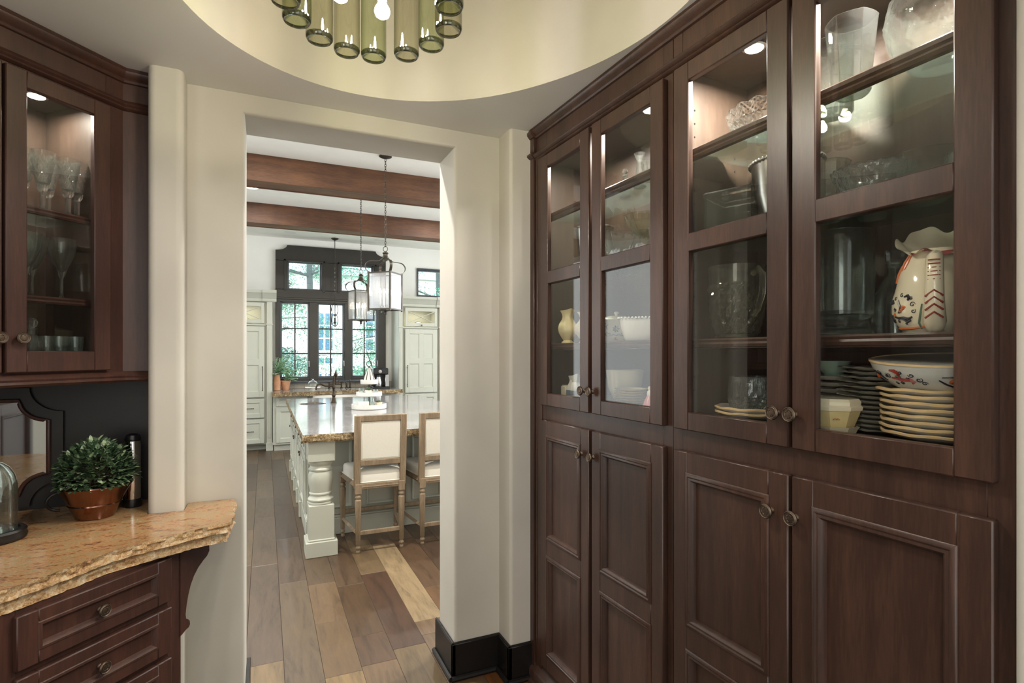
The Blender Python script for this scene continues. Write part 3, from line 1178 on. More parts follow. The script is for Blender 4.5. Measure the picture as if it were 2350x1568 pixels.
PX, PY = -.552, 2.395
t = thing('potted_plant', 'bushy small leaved green plant in a copper pot on the granite counter', 'plant', (PX, PY, .955))
pot = [(.052, 0), (.058, .002), (.064, .018), (.076, .044), (.080, .050), (.079, .054), (.090, .078), (.104, .104), (.110, .112), (.113, .116), (.111, .120)]
po = obj('pot', B().lathe(thick(pot, .004), 48, close=True), 'copper', t)
hb = B()
hb.tube([(-.098 - .036 * math.sin(a), .0, .072 - .030 * math.cos(a)) for a in [k * PI / 10 for k in range(11)]], .005, 8)
obj('handle', hb, 'black_iron', po, rotz=.35)
obj('soil', B().lathe([(0, .095), (.098, .095), (.098, .100), (0, .104)], 24), 'soil', t)
bufs = {'leaf_dark': B(), 'leaf_mid': B(), 'leaf_pale': B()}
stem = B()
rl = random.Random(5)
for k in range(70):
    a = rl.uniform(0, 2 * PI)
    el = math.asin(rl.uniform(.05, 1))
    e = Vector((math.cos(a) * math.cos(el) * .10, math.sin(a) * math.cos(el) * .10, .125 + math.sin(el) * .10))
    stem.tube([(e.x * .15, e.y * .15, .10), (e.x * .6, e.y * .6, .10 + (e.z - .10) * .65), tuple(e)], [.0015, .0012, .0008], 4)
obj('stem', stem, 'twig', t)
for k in range(1900):
    a = rl.uniform(0, 2 * PI)
    sn = rl.uniform(-.18, 1)
    el = math.asin(sn)
    rr = (rl.uniform(.55, 1.0) ** .5) * (1 + .08 * math.sin(5 * a + 3 * sn))
    p = Vector((math.cos(a) * math.cos(el) * .112 * rr, math.sin(a) * math.cos(el) * .112 * rr, .138 + sn * .122 * rr))
    d = Vector((p.x, p.y, (p.z - .11) * .9)).normalized() + Vector((rl.uniform(-.7, .7), rl.uniform(-.7, .7), rl.uniform(-.4, .6)))
    q = rl.random()
    leaf(bufs['leaf_dark' if q < .45 else 'leaf_mid' if q < .85 else 'leaf_pale'], p, d, rl.uniform(.019, .029), rl.uniform(.012, .016))
for k_, bb in bufs.items():
    o = obj('leaves', bb, k_, t, smooth=0)
    o['kind'] = 'stuff'

t = thing('bell_jar', 'glass bell jar on a round wooden base beside the mirror', 'jar', (-.772, 2.215, .955))
obj('base', B().lathe([(0, 0), (.076, 0), (.082, .004), (.084, .012), (.081, .022), (.083, .028), (.078, .034), (.066, .034), (.064, .028), (0, .028)], 40), 'cherry_shadow', t)
dome = [(.058, .030), (.060, .032), (.060, .150), (.058, .178), (.052, .204), (.040, .226), (.024, .240), (.008, .246), (0, .247)]
o = obj('dome', B().lathe(dome + [(max(r - .003, 0), z - .003) for r, z in dome[::-1]], 40), 'clear_glass', t)
obj('dome_knob', B().lathe([(0, .246), (.006, .248), (.005, .256), (.011, .262), (.013, .270), (.009, .279), (0, .282)], 20), 'clear_glass', o)

t = thing('steel_canister', 'slim stainless steel bottle opener with black cap and foot beside the pier', 'opener', (-.459, 2.497, .955))
obj('foot', B().lathe([(0, 0), (.029, 0), (.030, .004), (.028, .030), (0, .030)], 28), 'black_plastic', t)
obj('body', B().lathe([(.0, .030), (.026, .030), (.027, .034), (.027, .235), (.024, .250), (0, .252)], 28), 'chrome', t)
obj('cap', B().lathe([(0, .250), (.025, .250), (.027, .256), (.022, .272), (.012, .278), (0, .279)], 28), 'black_plastic', t)

# stemware in the corner wall cabinet
def goblet(H, rb, foot, stemr, bowl_z, flute=0.0, n=12, seg=48):
    prof = [(0, .0), (foot, .0), (foot, .002), (foot * .6, .005), (stemr * 1.6, .012), (stemr, .022), (stemr * (1.25 if flute else 1), bowl_z - .018), (stemr * 2.1, bowl_z - .008)]
    m0 = 16 if flute else 8
    for k in range(1, m0 + 1):
        q = k / m0
        if flute:
            rr = stemr * 2 + (rb - stemr * 2) * (q ** .8)
        else:
            rr = stemr * 2 + (rb - stemr * 2) * math.sin(min(1, q * 1.12) * PI / 2)
        prof.append((rr, bowl_z + (H - bowl_z) * q))
    inner = [(max(r - .0022, 0), z + (.004 if i == 0 else 0)) for i, (r, z) in enumerate(prof[8:])]
    full = prof + inner[::-1] + [(0, bowl_z + .004)]

    def mod(a, i, r, z):
        if flute and 7 < i < 8 + m0 - 3:
            u = (a * n / (2 * PI) + (i % 4) * .25) % 1.0
            return r * (1 + flute * (abs(u - .5) * 2 - .5)), z
        if flute and 4 < i <= 7:
            return r * (1 + .12 * (abs((a * 6 / (2 * PI)) % 1.0 - .5) * 2 - .5)), z
        return r, z
    return B().lathe(full, seg, mod=mod if flute else None)


gl_spec = [(-.252, .115, 'cut crystal goblet at the hinge-side end of the top shelf, half hidden by the door'),
           (-.213, .085, 'wide cut crystal goblet in front, second from the hinge side of the top shelf'),
           (-.158, .150, 'cut crystal goblet set back in the middle of the top shelf row'),
           (-.132, .088, 'cut crystal goblet in front, beside the last goblet of the top shelf'),
           (-.092, .105, 'cut crystal goblet at the end of the top shelf nearest the pier')]
me = goblet(.205, .036, .034, .0075, .088, .13, 9, 54).mesh('goblet', 0)
me.materials.append(MATS['cut_crystal'])
for wv, q, lb in gl_spec:
    o = obj('goblet', me, None, loc=lw(wv, q, 2.0162))
    tag(o, lb, 'glass', 'crystal goblets on the top shelf')
me = goblet(.215, .042, .036, .0045, .095).mesh('wine_glass', 50)
me.materials.append(MATS['clear_glass'])
for wv, q, lb in [(-.145, .10, 'large plain balloon wine glass standing clear on the middle shelf'), (-.212, .14, 'balloon wine glass partly behind another on the middle shelf'), (-.258, .09, 'balloon wine glass cut off by the door stile, middle shelf')]:
    o = obj('wine_glass', me, None, loc=lw(wv, q, 1.7242))
    tag(o, lb, 'glass', 'balloon wine glasses on the middle shelf')
prof = [(.018, 0), (.020, .001), (.0215, .020), (.024, .052)]
sh = B().lathe(thick(prof, .002), 24, mod=lambda a, i, r, z: (r * (1 + .02 * math.cos(8 * a)), z)).mesh('shot_glass', 0)
sh.materials.append(MATS['clear_glass'])
for k, (wv, q) in enumerate([(-.112, .08), (-.160, .085), (-.138, .14), (-.205, .075), (-.19, .15), (-.09, .13)]):
    lb = ['shot glass in the front row, nearest the pier but one', 'shot glass in the middle of the front row', 'shot glass in the back row behind the middle one', 'shot glass beside the round decanter in front', 'shot glass far back behind the decanter', 'shot glass at the pier end of the bottom shelf'][k]
    tag(obj('shot_glass', sh, None, loc=lw(wv, q, 1.5455)), lb, 'glass', 'shot glasses on the cabinet floor')
dec = [(.016, 0), (.028, .002), (.032, .014), (.030, .034), (.018, .050), (.012, .056), (.012, .070), (.018, .076)]
t = thing('small_decanter', 'small round crystal decanter on the cabinet floor by the door knob', 'decanter', lw(-.247, .085, 1.5455))
obj('body', B().lathe(thick(dec, .003), 28), 'cut_crystal', t, smooth=0)
obj('stopper', B().lathe([(0, .068), (.009, .070), (.009, .078), (.016, .084), (.019, .096), (.014, .108), (0, .112)], 8), 'cut_crystal', t, smooth=0)

# ------------------------------------------------------------------ contents of the china cabinets
Z1, Z2, Z3, ZB = 1.5835, 1.8905, 2.1805, 1.3425


def vessel(name, label, cat, mat, prof, pos, th=.003, seg=48, mod=None, group=None, smooth=45, rotz=0):
    o = obj(name, B().lathe(thick(prof, th), seg, mod=mod), mat, loc=pos, rotz=rotz, smooth=smooth)
    return tag(o, label, cat, group)


def scallop(n, amp, z_amp=0.0, power=1):
    def mod(a, i, r, z):
        return r * (1 + amp * math.cos(n * a)), z + z_amp * math.cos(n * a) * (r * 8)
    return mod


def strokes(b, surf, curves, wd=.0016):
    """painted strokes lying on a surface: surf(u, v) -> point"""
    for c in curves:
        pts = [surf(u, v) for u, v in c]
        n = len(pts)
        b.tube(pts, [wd * (.5 + math.sin(PI * (k + .6) / (n + .2))) for k in range(n)], 5)


def spiral(cx, cy, r, a0, turns, n=16):
    return [(cx + r * (1 - .8 * k / n) * math.cos(a0 + turns * 2 * PI * k / n), cy + r * (1 - .8 * k / n) * math.sin(a0 + turns * 2 * PI * k / n)) for k in range(n + 1)]


# --- cabinet A: door 1 and 2
def pitcher(name, label, mat, pos, H, rbelly, rot, hand=True, foot=.6, smooth=45):
    t = thing(name, label, 'pitcher', pos, rot)
    k = rbelly
    prof = [(k * foot * 1.05, 0), (k * foot * 1.1, H * .02), (k * foot * .72, H * .09), (k * .62, H * .16), (k * .92, H * .32), (k, H * .45), (k * .9, H * .58), (k * .62, H * .72), (k * .52, H * .8), (k * .6, H * .9), (k * .78, H)]

    def mod(a, i, r, z):
        q = max(0, z / H - .72) / .28
        sp = math.exp(-((a - PI) / .45) ** 2)
        return r * (1 + .35 * q * sp) * (1 + .03 * math.cos(8 * a)), z + q * sp * H * .05
    obj('body', B().lathe(thick(prof, .003), 48, mod=mod), mat, t, smooth=smooth)
    if hand:
        hb = B()
        hb.tube([(k * .5, 0, H * .86), (k * .95, 0, H * .93), (k * 1.35, 0, H * .82), (k * 1.4, 0, H * .62), (k * 1.1, 0, H * .42), (k * .92, 0, H * .34)], [k * .1, k * .12, k * .12, k * .11, k * .1, k * .08], 8)
        obj('handle', hb, mat, t)
    return t


pitcher('cream_pitcher', 'pale yellow footed pitcher at the far end of the middle shelf', 'cream_ceramic', cw(.145, .10, Z1), .15, .046, 1.4)
pitcher('ivory_pitcher', 'rounder ivory pitcher just behind the yellow pitcher', 'ivory_ceramic', cw(.225, .15, Z1), .14, .056, 1.2)
t = thing('creamer', 'small white creamer with a grey blue band beside the first brass knob', 'creamer', cw(.205, .10, ZB), 1.3)
obj('body', B().lathe(thick([(.036, 0), (.040, .004), (.040, .034), (.034, .050), (.026, .066), (.024, .076), (.030, .094)], .003), 8, mod=lambda a, i, r, z: (r * (1 + (.5 * math.exp(-((a - PI) / .5) ** 2) if z > .07 else 0)), z + (.012 * math.exp(-((a - PI) / .5) ** 2) if z > .08 else 0))), 'white_ceramic', t, smooth=20)
obj('band', B().lathe([(.0402, .008), (.0412, .010), (.0412, .030), (.0402, .032)], 8), 'blue_grey_band', t, smooth=20)
hb = B().tube([(.026, 0, .068), (.048, 0, .078), (.058, 0, .056), (.038, 0, .034)], .004, 8)
obj('handle', hb, 'white_ceramic', t)
o = obj('salt_box', B().box(-.02, .02, -.02, .02, 0, .045, .003).box(-.017, .017, -.017, .017, .045, .049, .002), 'ivory_ceramic', loc=cw(.136, .10, ZB), rotz=CROT)
tag(o, 'little square ivory box beside the white creamer', 'box')
# silver ice bucket behind the meeting stiles
t = thing('ice_bucket', 'tall silver ice bucket behind the stile between the two far doors', 'bucket', cw(.30, .14, Z2), .4)
obj('body', B().lathe(thick([(.062, 0), (.066, .004), (.072, .08), (.082, .185), (.086, .19), (.085, .196)], .003), 48), 'silver', t)
for a in (0, PI):
    hb = B().tube([(.078 * math.cos(a) + .024 * math.sin(q) * math.cos(a), .0, .15 + .024 * math.cos(q)) for q in [k * PI / 8 for k in range(9)]], .003, 8)
    obj('handle', hb, 'silver', t)
# crystal on cabinet A shelves
def star(n, amp, zfreq):
    def mod(a, i, r, z):
        u = (a * n / (2 * PI)) % 1.0
        w_ = (z * zfreq) % 1.0
        d1 = abs(((u + w_) % 1.0) - .5)
        d2 = abs(((u - w_) % 1.0) - .5)
        return r * (1 + amp * (min(d1, d2) * 2 - .5)), z
    return mod


def rows(p, n):
    out = []
    for a, c in zip(p, p[1:]):
        for k in range(n):
            out.append((a[0] + (c[0] - a[0]) * k / n, a[1] + (c[1] - a[1]) * k / n))
    out.append(p[-1])
    return out


vessel('glass_bowl', 'shallow flared glass bowl behind the second door, beside the ice bucket', 'bowl', 'cut_crystal', rows([(.03, 0), (.034, .01), (.055, .05), (.086, .105), (.096, .125)], 3), cw(.49, .14, Z2), .004, 36, scallop(12, .03), smooth=0)
t = thing('compote', 'amber tinted crystal compote on a stem behind the second door', 'compote', cw(.60, .17, Z2))
obj('body', B().lathe([(0, 0), (.05, 0), (.05, .004), (.014, .012), (.008, .03), (.008, .08), (.02, .095)] + rows([(.05, .12), (.075, .16), (.082, .185)], 3) + [(.078, .185), (.07, .16), (.046, .124), (0, .105)], 36, mod=scallop(9, .05)), 'amber_crystal', t, smooth=0)
vessel('crystal_dish', 'scalloped crystal dish by the near stile of the second door', 'bowl', 'cut_crystal', rows([(.035, 0), (.05, .02), (.075, .06), (.082, .07)], 3), cw(.80, .13, Z2), .004, 36, scallop(10, .05, .06), smooth=0)
t = thing('bud_vase', 'slender crystal bud vase on the top shelf of the second door', 'vase', cw(.605, .14, Z3))
obj('body', B().lathe(thick([(.024, 0), (.026, .004), (.014, .014), (.012, .03), (.017, .05), (.012, .08), (.011, .105), (.022, .132)], .0025), 10), 'cut_crystal', t, smooth=0)
vessel('crystal_tumbler', 'short crystal tumbler next to the bud vase on the top shelf', 'glass', 'cut_crystal', rows([(.024, 0), (.028, .03), (.032, .07)], 2), cw(.69, .12, Z3), .003, 24, scallop(12, .05), smooth=0)
t = thing('cruet', 'thin stoppered glass cruet on the top shelf near the meeting stile', 'cruet', cw(.475, .17, Z3))
obj('body', B().lathe(thick([(.02, 0), (.026, .004), (.028, .03), (.014, .06), (.008, .075), (.012, .09)], .002), 24), 'clear_glass', t)
obj('stopper', B().lathe([(0, .084), (.006, .086), (.006, .094), (.012, .102), (.008, .115), (0, .118)], 10), 'cut_crystal', t, smooth=0)

# blue and white covered box, lace-edged dish
t = thing('transferware_box', 'square white china tureen with blue flowers on the middle shelf', 'tureen', cw(.465, .135, Z1), CROT + .9)
M_ = Matrix.Identity(4)


def sqprof(a, n=4.0):
    return (abs(math.cos(a)) ** n + abs(math.sin(a)) ** n) ** (-1 / n)


obj('body', B().lathe(thick([(.055, 0), (.06, .004), (.072, .05), (.076, .085), (.078, .09)], .004), 64, mod=lambda a, i, r, z: (r * sqprof(a), z)), 'ivory_ceramic', t)
ld = obj('lid', B().lathe([(0, .108), (.03, .107), (.06, .098), (.076, .092), (.078, .089), (0, .089)], 64, mod=lambda a, i, r, z: (r * sqprof(a), z)), 'ivory_ceramic', t)
obj('finial', B().lathe([(0, .106), (.006, .108), (.006, .112), (.011, .118), (.008, .124), (0, .126)], 16), 'ivory_ceramic', ld)
b = B()


def fs(u, v):
    return (u, -.0705 - v * .075 * .15 - .001, v)


for k in range(7):
    a = 2 * PI * k / 7
    strokes(b, fs, [[(.014 * math.cos(a) * q, .052 + .014 * math.sin(a) * q) for q in (.35, .7, 1.0)]], .0026)
strokes(b, fs, [spiral(0, .052, .006, 0, 1, 10), [(-.05, .03), (-.03, .024), (-.01, .03), (0, .026), (.012, .03), (.03, .024), (.05, .03)], [(-.05, .03), (-.035, .036), (-.02, .032)], [(.05, .03), (.035, .036), (.02, .032)], [(.03, .07), (.038, .062), (.034, .05)], [(-.03, .07), (-.038, .062), (-.034, .05)], [(0, .018), (-.006, .01), (0, .008), (.006, .012)], [(-.05, .078), (-.04, .072)], [(.05, .078), (.04, .072)]], .0018)
obj('painted_flower', b, 'paint_blue', t)
t = thing('lace_dish', 'square white dish with a lacy scalloped rim on the middle shelf', 'dish', cw(.625, .13, Z1), CROT + .8)
obj('body', B().lathe(thick(rows([(.055, 0), (.06, .004), (.074, .05), (.080, .085)], 2), .004), 96, mod=lambda a, i, r, z: (r * sqprof(a) * (1 + .012 * math.cos(28 * a) * (z > .05)), z + .003 * math.cos(28 * a) * (z > .07))), 'white_ceramic', t)
b = B()
for k in range(44):
    a = 2 * PI * k / 44
    r = .083 * sqprof(a)
    b.lathe([(0, -.005), (.0045, -.002), (.005, .001), (.003, .004), (0, .005)], 8, (r * math.cos(a), r * math.sin(a), .087))
obj('rim_beads', b, 'white_ceramic', t)

# saucers, bowl and figurine on the cabinet floor, door 2
saucer = [(.03, 0), (.034, .0015), (.062, .007), (.068, .011)]
me = B().lathe(thick(saucer, .0025), 40).mesh('saucer', 45)
me.materials.append(MATS['ivory_ceramic'])
nth = ['lowest', 'second', 'third', 'fourth', 'fifth', 'sixth', 'seventh', 'eighth', 'ninth', 'tenth', 'eleventh', 'twelfth', 'thirteenth', 'fourteenth']
for k in range(6):
    lb = 'cream saucer, %s from the bottom of the small stack behind the second door' % nth[k] if k else 'cream saucer at the bottom of the small stack behind the second door'
    tag(obj('saucer', me, None, loc=cw(.575, .125, ZB + k * .0095)), lb, 'saucer', 'stacked cream saucers')
vessel('serving_bowl', 'deep ivory serving bowl standing at the back behind the cream saucers', 'bowl', 'ivory_ceramic', [(.045, 0), (.05, .006), (.070, .05), (.079, .12), (.080, .126)], cw(.43, .205, ZB), .004)
t = thing('figurine', 'little pink and white china figurine beside the saucer stack', 'figurine', cw(.70, .11, ZB))
obj('skirt', B().lathe([(0, 0), (.024, 0), (.026, .004), (.02, .02), (.011, .038), (0, .04)], 20, mod=scallop(7, .05)), 'pink_ceramic', t)
obj('torso', B().lathe([(0, .036), (.010, .038), (.012, .048), (.009, .056), (.004, .060), (0, .060)], 16), 'white_ceramic', t)
obj('head', B().lathe([(0, .058), (.006, .060), (.008, .066), (.006, .073), (0, .075)], 14), 'ivory_ceramic', t)

# --- cabinet B: doors 3 and 4
# cut-glass pitchers
def cut_pitcher(name, label, pos, H, r0, rot, mat):
    t = thing(name, label, 'pitcher', pos, rot)
    prof = rows([(r0 * .74, 0), (r0 * .78, .004), (r0 * .72, .012)], 1) + rows([(r0 * .78, .016), (r0 * .95, H * .35), (r0 * 1.0, H * .6), (r0 * 1.0, H * .74)], 9)[:-1] + [(r0 * .99, H * .76), (r0 * 1.0, H * .9), (r0 * 1.04, H)]
    st = star(16, .11, 1 / (H * .2))

    def mod(a, i, r, z):
        if .014 < z < H * .75 and 3 <= i < len(prof):
            r, z = st(a, i, r, z)
        q = max(0, z / H - .8) / .2
        sp = math.exp(-((a - PI) / .4) ** 2)
        return r * (1 + .22 * q * sp), z + q * sp * .012
    obj('body', B().lathe(thick(prof, .004), 96, mod=mod), mat, t, smooth=0)
    hb = B().tube([(r0 * .95, 0, H * .86), (r0 * 1.25, 0, H * .92), (r0 * 1.5, 0, H * .82), (r0 * 1.5, 0, H * .6), (r0 * 1.25, 0, H * .38), (r0 * .95, 0, H * .3)], [.008, .009, .0095, .009, .008, .007], 8)
    obj('handle', hb, mat, t)
    return t


cut_pitcher('cut_glass_pitcher', 'pressed glass pitcher with star pattern, smoky tint, behind the third door', cw(1.083, .125, Z1), .22, .082, CROT - .25, 'amber_crystal')
cut_pitcher('cut_glass_pitcher', 'clear pressed glass pitcher partly hidden behind the smoky one', cw(1.245, .20, Z1), .20, .074, CROT + 2.2, 'amber_crystal')
# square glass canister
t = thing('square_jar', 'square glass jar with a thick rim behind the third door', 'jar', cw(1.085, .125, Z2), CROT + .35)
b = B()
hw = .072
b.rings(-hw, hw, -hw, hw, [(0, 0), (0, .12), (-.003, .125), (-.003, .135), (.002, .140), (.006, .135), (.006, .125), (.005, .01)])
b2 = B(Matrix(((1, 0, 0, 0), (0, 0, 1, 0), (0, 1, 0, 0), (0, 0, 0, 1))))
b2.add([tuple(p) for p in b.v], b.f)
b2.box(-hw, hw, 0, .003, -hw, hw)
obj('body', b2, 'clear_glass', t, smooth=0)
# silver wine cooler with rope rim
t = thing('silver_cooler', 'polished silver wine cooler with a rope edge behind the third door', 'bucket', cw(1.225, .165, Z2), .3)
pf = [(.05, 0), (.055, .006), (.07, .04), (.085, .1), (.092, .17), (.094, .19)]
obj('body', B().lathe(thick(pf, .003), 56), 'silver', t)
b = B()
for k in range(44):
    a = 2 * PI * k / 44
    b.lathe([(0, -.007), (.005, -.004), (.0065, 0), (.005, .004), (0, .007)], 8, (.096 * math.cos(a), .096 * math.sin(a), .194))
obj('rope_rim', b, 'silver', t)
# bubbled scalloped bowl on the top shelf of door 3
vessel('scalloped_bowl', 'large scalloped crystal bowl on the top shelf of the third door', 'bowl', 'cut_crystal', rows([(.05, 0), (.085, .012), (.115, .04), (.125, .075)], 5), cw(1.175, .165, Z3), .004, 96, lambda a, i, r, z: (r * (1 + .02 * math.cos(16 * a)) * (1 + .008 * math.sin(40 * a + z * 300)), z + .003 * math.cos(16 * a) * (z > .05)), smooth=0)
vessel('glass_plate', 'flat clear glass plate with wavy edge lying on the top shelf', 'plate', 'clear_glass', [(.04, 0), (.06, .004), (.072, .010)], cw(1.025, .13, Z3), .003, 48, scallop(10, .03))

# plates and crystal tumbler on the cabinet floor of door 3
plate = [(.06, 0), (.066, .002), (.100, .010), (.116, .018), (.119, .021)]
wav = lambda a, i, r, z: (r * (1 + (.005 * math.cos(9 * a + 1) if r > .09 else 0)), z + (.0010 * math.cos(9 * a) if r > .09 else 0))
pl = B().lathe(thick(plate, .0045), 64, mod=wav).mesh('plate', 45)
pl.materials.append(MATS['plate_body'])
rim = B().lathe([(.1145, .0195), (.1175, .0240), (.1215, .0225), (.1205, .0180)], 64, close=True, mod=wav).mesh('rim', 60)
rim.materials.append(MATS['amber_rim'])


def dinner_plate(label, pos, group, rot=0.0, sc_=1.0):
    o = obj('dinner_plate', pl, None, loc=pos, rotz=rot)
    o.scale = (sc_, sc_, 1)
    tag(o, label, 'plate', group)
    obj('rim', rim, None, o)
    return o


dinner_plate('amber rimmed plate under the crystal ice bowl, lower of two', cw(1.135, .145, ZB), 'plates under the crystal bowl', 0, .95)
dinner_plate('amber rimmed plate under the crystal ice bowl, upper of two', cw(1.135, .145, ZB + .0135), 'plates under the crystal bowl', .4, .95)
t = thing('crystal_bowl', 'straight sided crystal ice bowl standing on two amber rimmed plates', 'bowl', cw(1.135, .145, ZB + .0185))
pf = rows([(.060, 0), (.066, .004), (.074, .02), (.078, .05)], 5) + rows([(.078, .052), (.076, .09), (.072, .108)], 3)


def cmod(a, i, r, z):
    if z < .05:
        return star(20, .06, 40)(a, i, r, z)
    return r * (1 - .035 * abs(math.cos(10 * a)) * math.sin(PI * min(1, max(0, (z - .05) / .055)))), z


obj('body', B().lathe(thick(pf, .005), 120, mod=cmod), 'cut_crystal', t, smooth=0)

# stack of amber-rimmed plates with the painted bowl
gx = (1.625, .165)
for k in range(8):
    lb = 'amber rimmed plate, %s from the bottom of the stack under the painted bowl' % nth[k]
    if k == 0:
        lb = 'amber rimmed plate at the very bottom of the stack under the painted bowl'
    if k == 7:
        lb = 'amber rimmed plate directly under the painted bowl, topmost of its stack'
    dinner_plate(lb, cw(gx[0] + R.uniform(-.002, .002) - (.004 if k == 7 else 0), gx[1] + R.uniform(-.002, .002), ZB + k * .0137), 'amber rimmed plates in the near stack', R.uniform(0, 6), 1.06 if k == 7 else 1.03)
zb = ZB + 7 * .0137 + .0055
t = thing('painted_bowl', 'large cream bowl painted with scrolls and flowers on top of the plates', 'bowl', cw(1.635, .16, zb), CROT)
bp = [(.078, 0), (.082, .003), (.085, .008), (.108, .020), (.130, .038), (.144, .058), (.150, .074)]


def bowl_r(z):
    for (r0, z0), (r1, z1) in zip(bp, bp[1:]):
        if z <= z1:
            return r0 + (r1 - r0) * (z - z0) / (z1 - z0)
    return bp[-1][0]


obj('body', B().lathe(bp + [(.151, .0755), (.148, .0755)], 72), 'white_ceramic', t)
obj('inside', B().lathe([(.1475, .0750), (.126, .050), (.096, .024), (.05, .010), (0, .008)], 72), 'bowl_inside', t)
obj('rim', B().lathe([(.1475, .0740), (.1512, .0730), (.1516, .0768), (.148, .0775)], 72, close=True), 'amber_rim', t)
obj('foot_band', B().lathe([(.0835, .0075), (.0855, .0070), (.0868, .0105), (.0850, .0115)], 72, close=True), 'paint_red', t)


vd = (cam.location - t.location)
vd.z = 0
vd.normalize()
t.rotation_euler = (Quaternion(Vector((0, 0, 1)).cross(vd), math.radians(5.0)) @ Euler((0, 0, CROT)).to_quaternion()).to_euler()      # the bowl sits tipped forwards on the stack
t.location.z += .0065


def bsurf(u, v):          # u metres around, v height; centred on the face turned to the room
    a = -PI / 2 - .35 + u / .130
    v = v * .78
    r = bowl_r(v) + .0006
    return (r * math.cos(a), r * math.sin(a), v)


dark, red, orange, green = B(), B(), B(), B()
for off in (-.165, 0.0, .165):
    c1 = [[(off - .075, .066), (off - .06, .068), (off - .045, .062), (off - .036, .052), (off - .03, .045)],
          [(off - .08, .058), (off - .07, .048), (off - .058, .040), (off - .048, .036)], [(off - .05, .066), (off - .042, .070), (off - .036, .066), (off - .040, .062)]]
    strokes(dark, bsurf, c1, .0016)
    sp = [spiral(off - .012, .060, .007, .5, 1.2), spiral(off + .020, .074, .006, 2, 1.2), spiral(off + .040, .068, .006, 3, 1.2), spiral(off + .052, .056, .007, 1, -1.2), spiral(off + .060, .046, .006, 0, 1.2), spiral(off + .012, .042, .005, 0, 1.2), spiral(off - .004, .040, .004, 1, 1.2), spiral(off - .020, .060, .005, 2, -1.2), spiral(off + .032, .058, .004, 2, 1.2)]
    strokes(dark, bsurf, sp, .0008)
    strokes(red, bsurf, [[(off + .0, .078), (off + .010, .078), (off + .016, .072), (off + .015, .064)], [(off - .005, .056), (off + .008, .055), (off + .022, .053), (off + .036, .055), (off + .042, .049), (off + .036, .044)]], .0030)
    strokes(orange, bsurf, [spiral(off - .058, .054, .005, 0, 1, 10)], .0028)
    strokes(green, bsurf, [[(off + .006, .060), (off + .012, .064), (off + .018, .060)]], .002)
obj('painted_scrolls', dark, 'paint_dark', t)
obj('painted_blooms', red, 'paint_red', t)
obj('painted_hearts', orange, 'paint_orange', t)
obj('painted_leaf', green, 'paint_green', t)

# tall stack of grey scalloped plates
scp = B().lathe(thick(rows([(.05, 0), (.056, .002), (.082, .007), (.097, .0095)], 2), .0062), 72, mod=lambda a, i, r, z: (r * (1 + (.018 * math.cos(14 * a) if r > .06 else 0)), z + (.0012 * math.cos(14 * a + 1) if r > .08 else 0))).mesh('scalloped_plate', 40)
scp.materials.append(MATS['grey_ceramic'])
for k in range(14):
    lb = 'grey wavy edged plate, %s from the bottom of the tall stack' % nth[k]
    if k == 0:
        lb = 'grey wavy edged plate at the very bottom of the tall stack'
    if k == 13:
        lb = 'grey wavy edged plate on top of the tall stack'
    tag(obj('scalloped_plate', scp, None, loc=cw(1.466 + R.uniform(-.002, .002), .203 + R.uniform(-.002, .002), ZB + k * .0118), rotz=R.uniform(0, 6)), lb, 'plate', 'grey wavy edged plates in the tall stack')

# faceted yellow dish on a pale plate with lid tray
t = thing('faceted_dish', 'yellow eight sided covered dish with pale rims at the near meeting stile', 'dish', cw(1.425, .078, ZB), CROT + PI / 8)
obj('tray', B().lathe(thick([(.040, 0), (.046, .003), (.050, .012), (.054, .018)], .004), 8), 'ivory_ceramic', t, smooth=10)
obj('body', B().lathe([(0, .014), (.040, .014), (.043, .020), (.054, .050), (.056, .058), (0, .058)], 8), 'yellow_ceramic', t, smooth=10)
obj('lid', B().lathe([(0, .058), (.059, .058), (.061, .066), (.056, .071), (.057, .079), (.052, .086), (0, .088)], 8), 'ivory_ceramic', t, smooth=10)
b = B()
for k in range(5):
    a = -PI / 2 - PI / 8 + .55 + k * .06
    r = .050
    b.lathe([(0, 0), (.002, .001), (0, .003)], 6, (r * math.cos(a), r * math.sin(a), .036 + .002 * (k % 2)))
obj('painted_sprig', b, 'paint_orange', t)
# small plates with the celadon cup, behind the yellow dish
sp_ = B().lathe(thick([(.03, 0), (.036, .002), (.052, .008), (.060, .012)], .004), 48, mod=scallop(10, .02)).mesh('side_plate', 45)
sp_.materials.append(MATS['plate_body'])
for k in range(8):
    lb = 'small amber edged side plate, %s from the bottom, under the green cup' % nth[k] if k else 'small amber edged side plate at the bottom of the stack under the green cup'
    o = obj('side_plate', sp_, None, loc=cw(1.318, .235, ZB + k * .0175))
    tag(o, lb, 'plate', 'side plates under the green cup')
vessel('celadon_cup', 'pale green cup with a ruffled rim on the small side plates', 'cup', 'teal_ceramic', [(.022, 0), (.026, .004), (.024, .01), (.036, .026), (.044, .046)], cw(1.318, .235, ZB + 7 * .0175 + .0065), .003, 48, lambda a, i, r, z: (r * (1 + (.05 * math.cos(8 * a) if z > .03 else 0)), z))

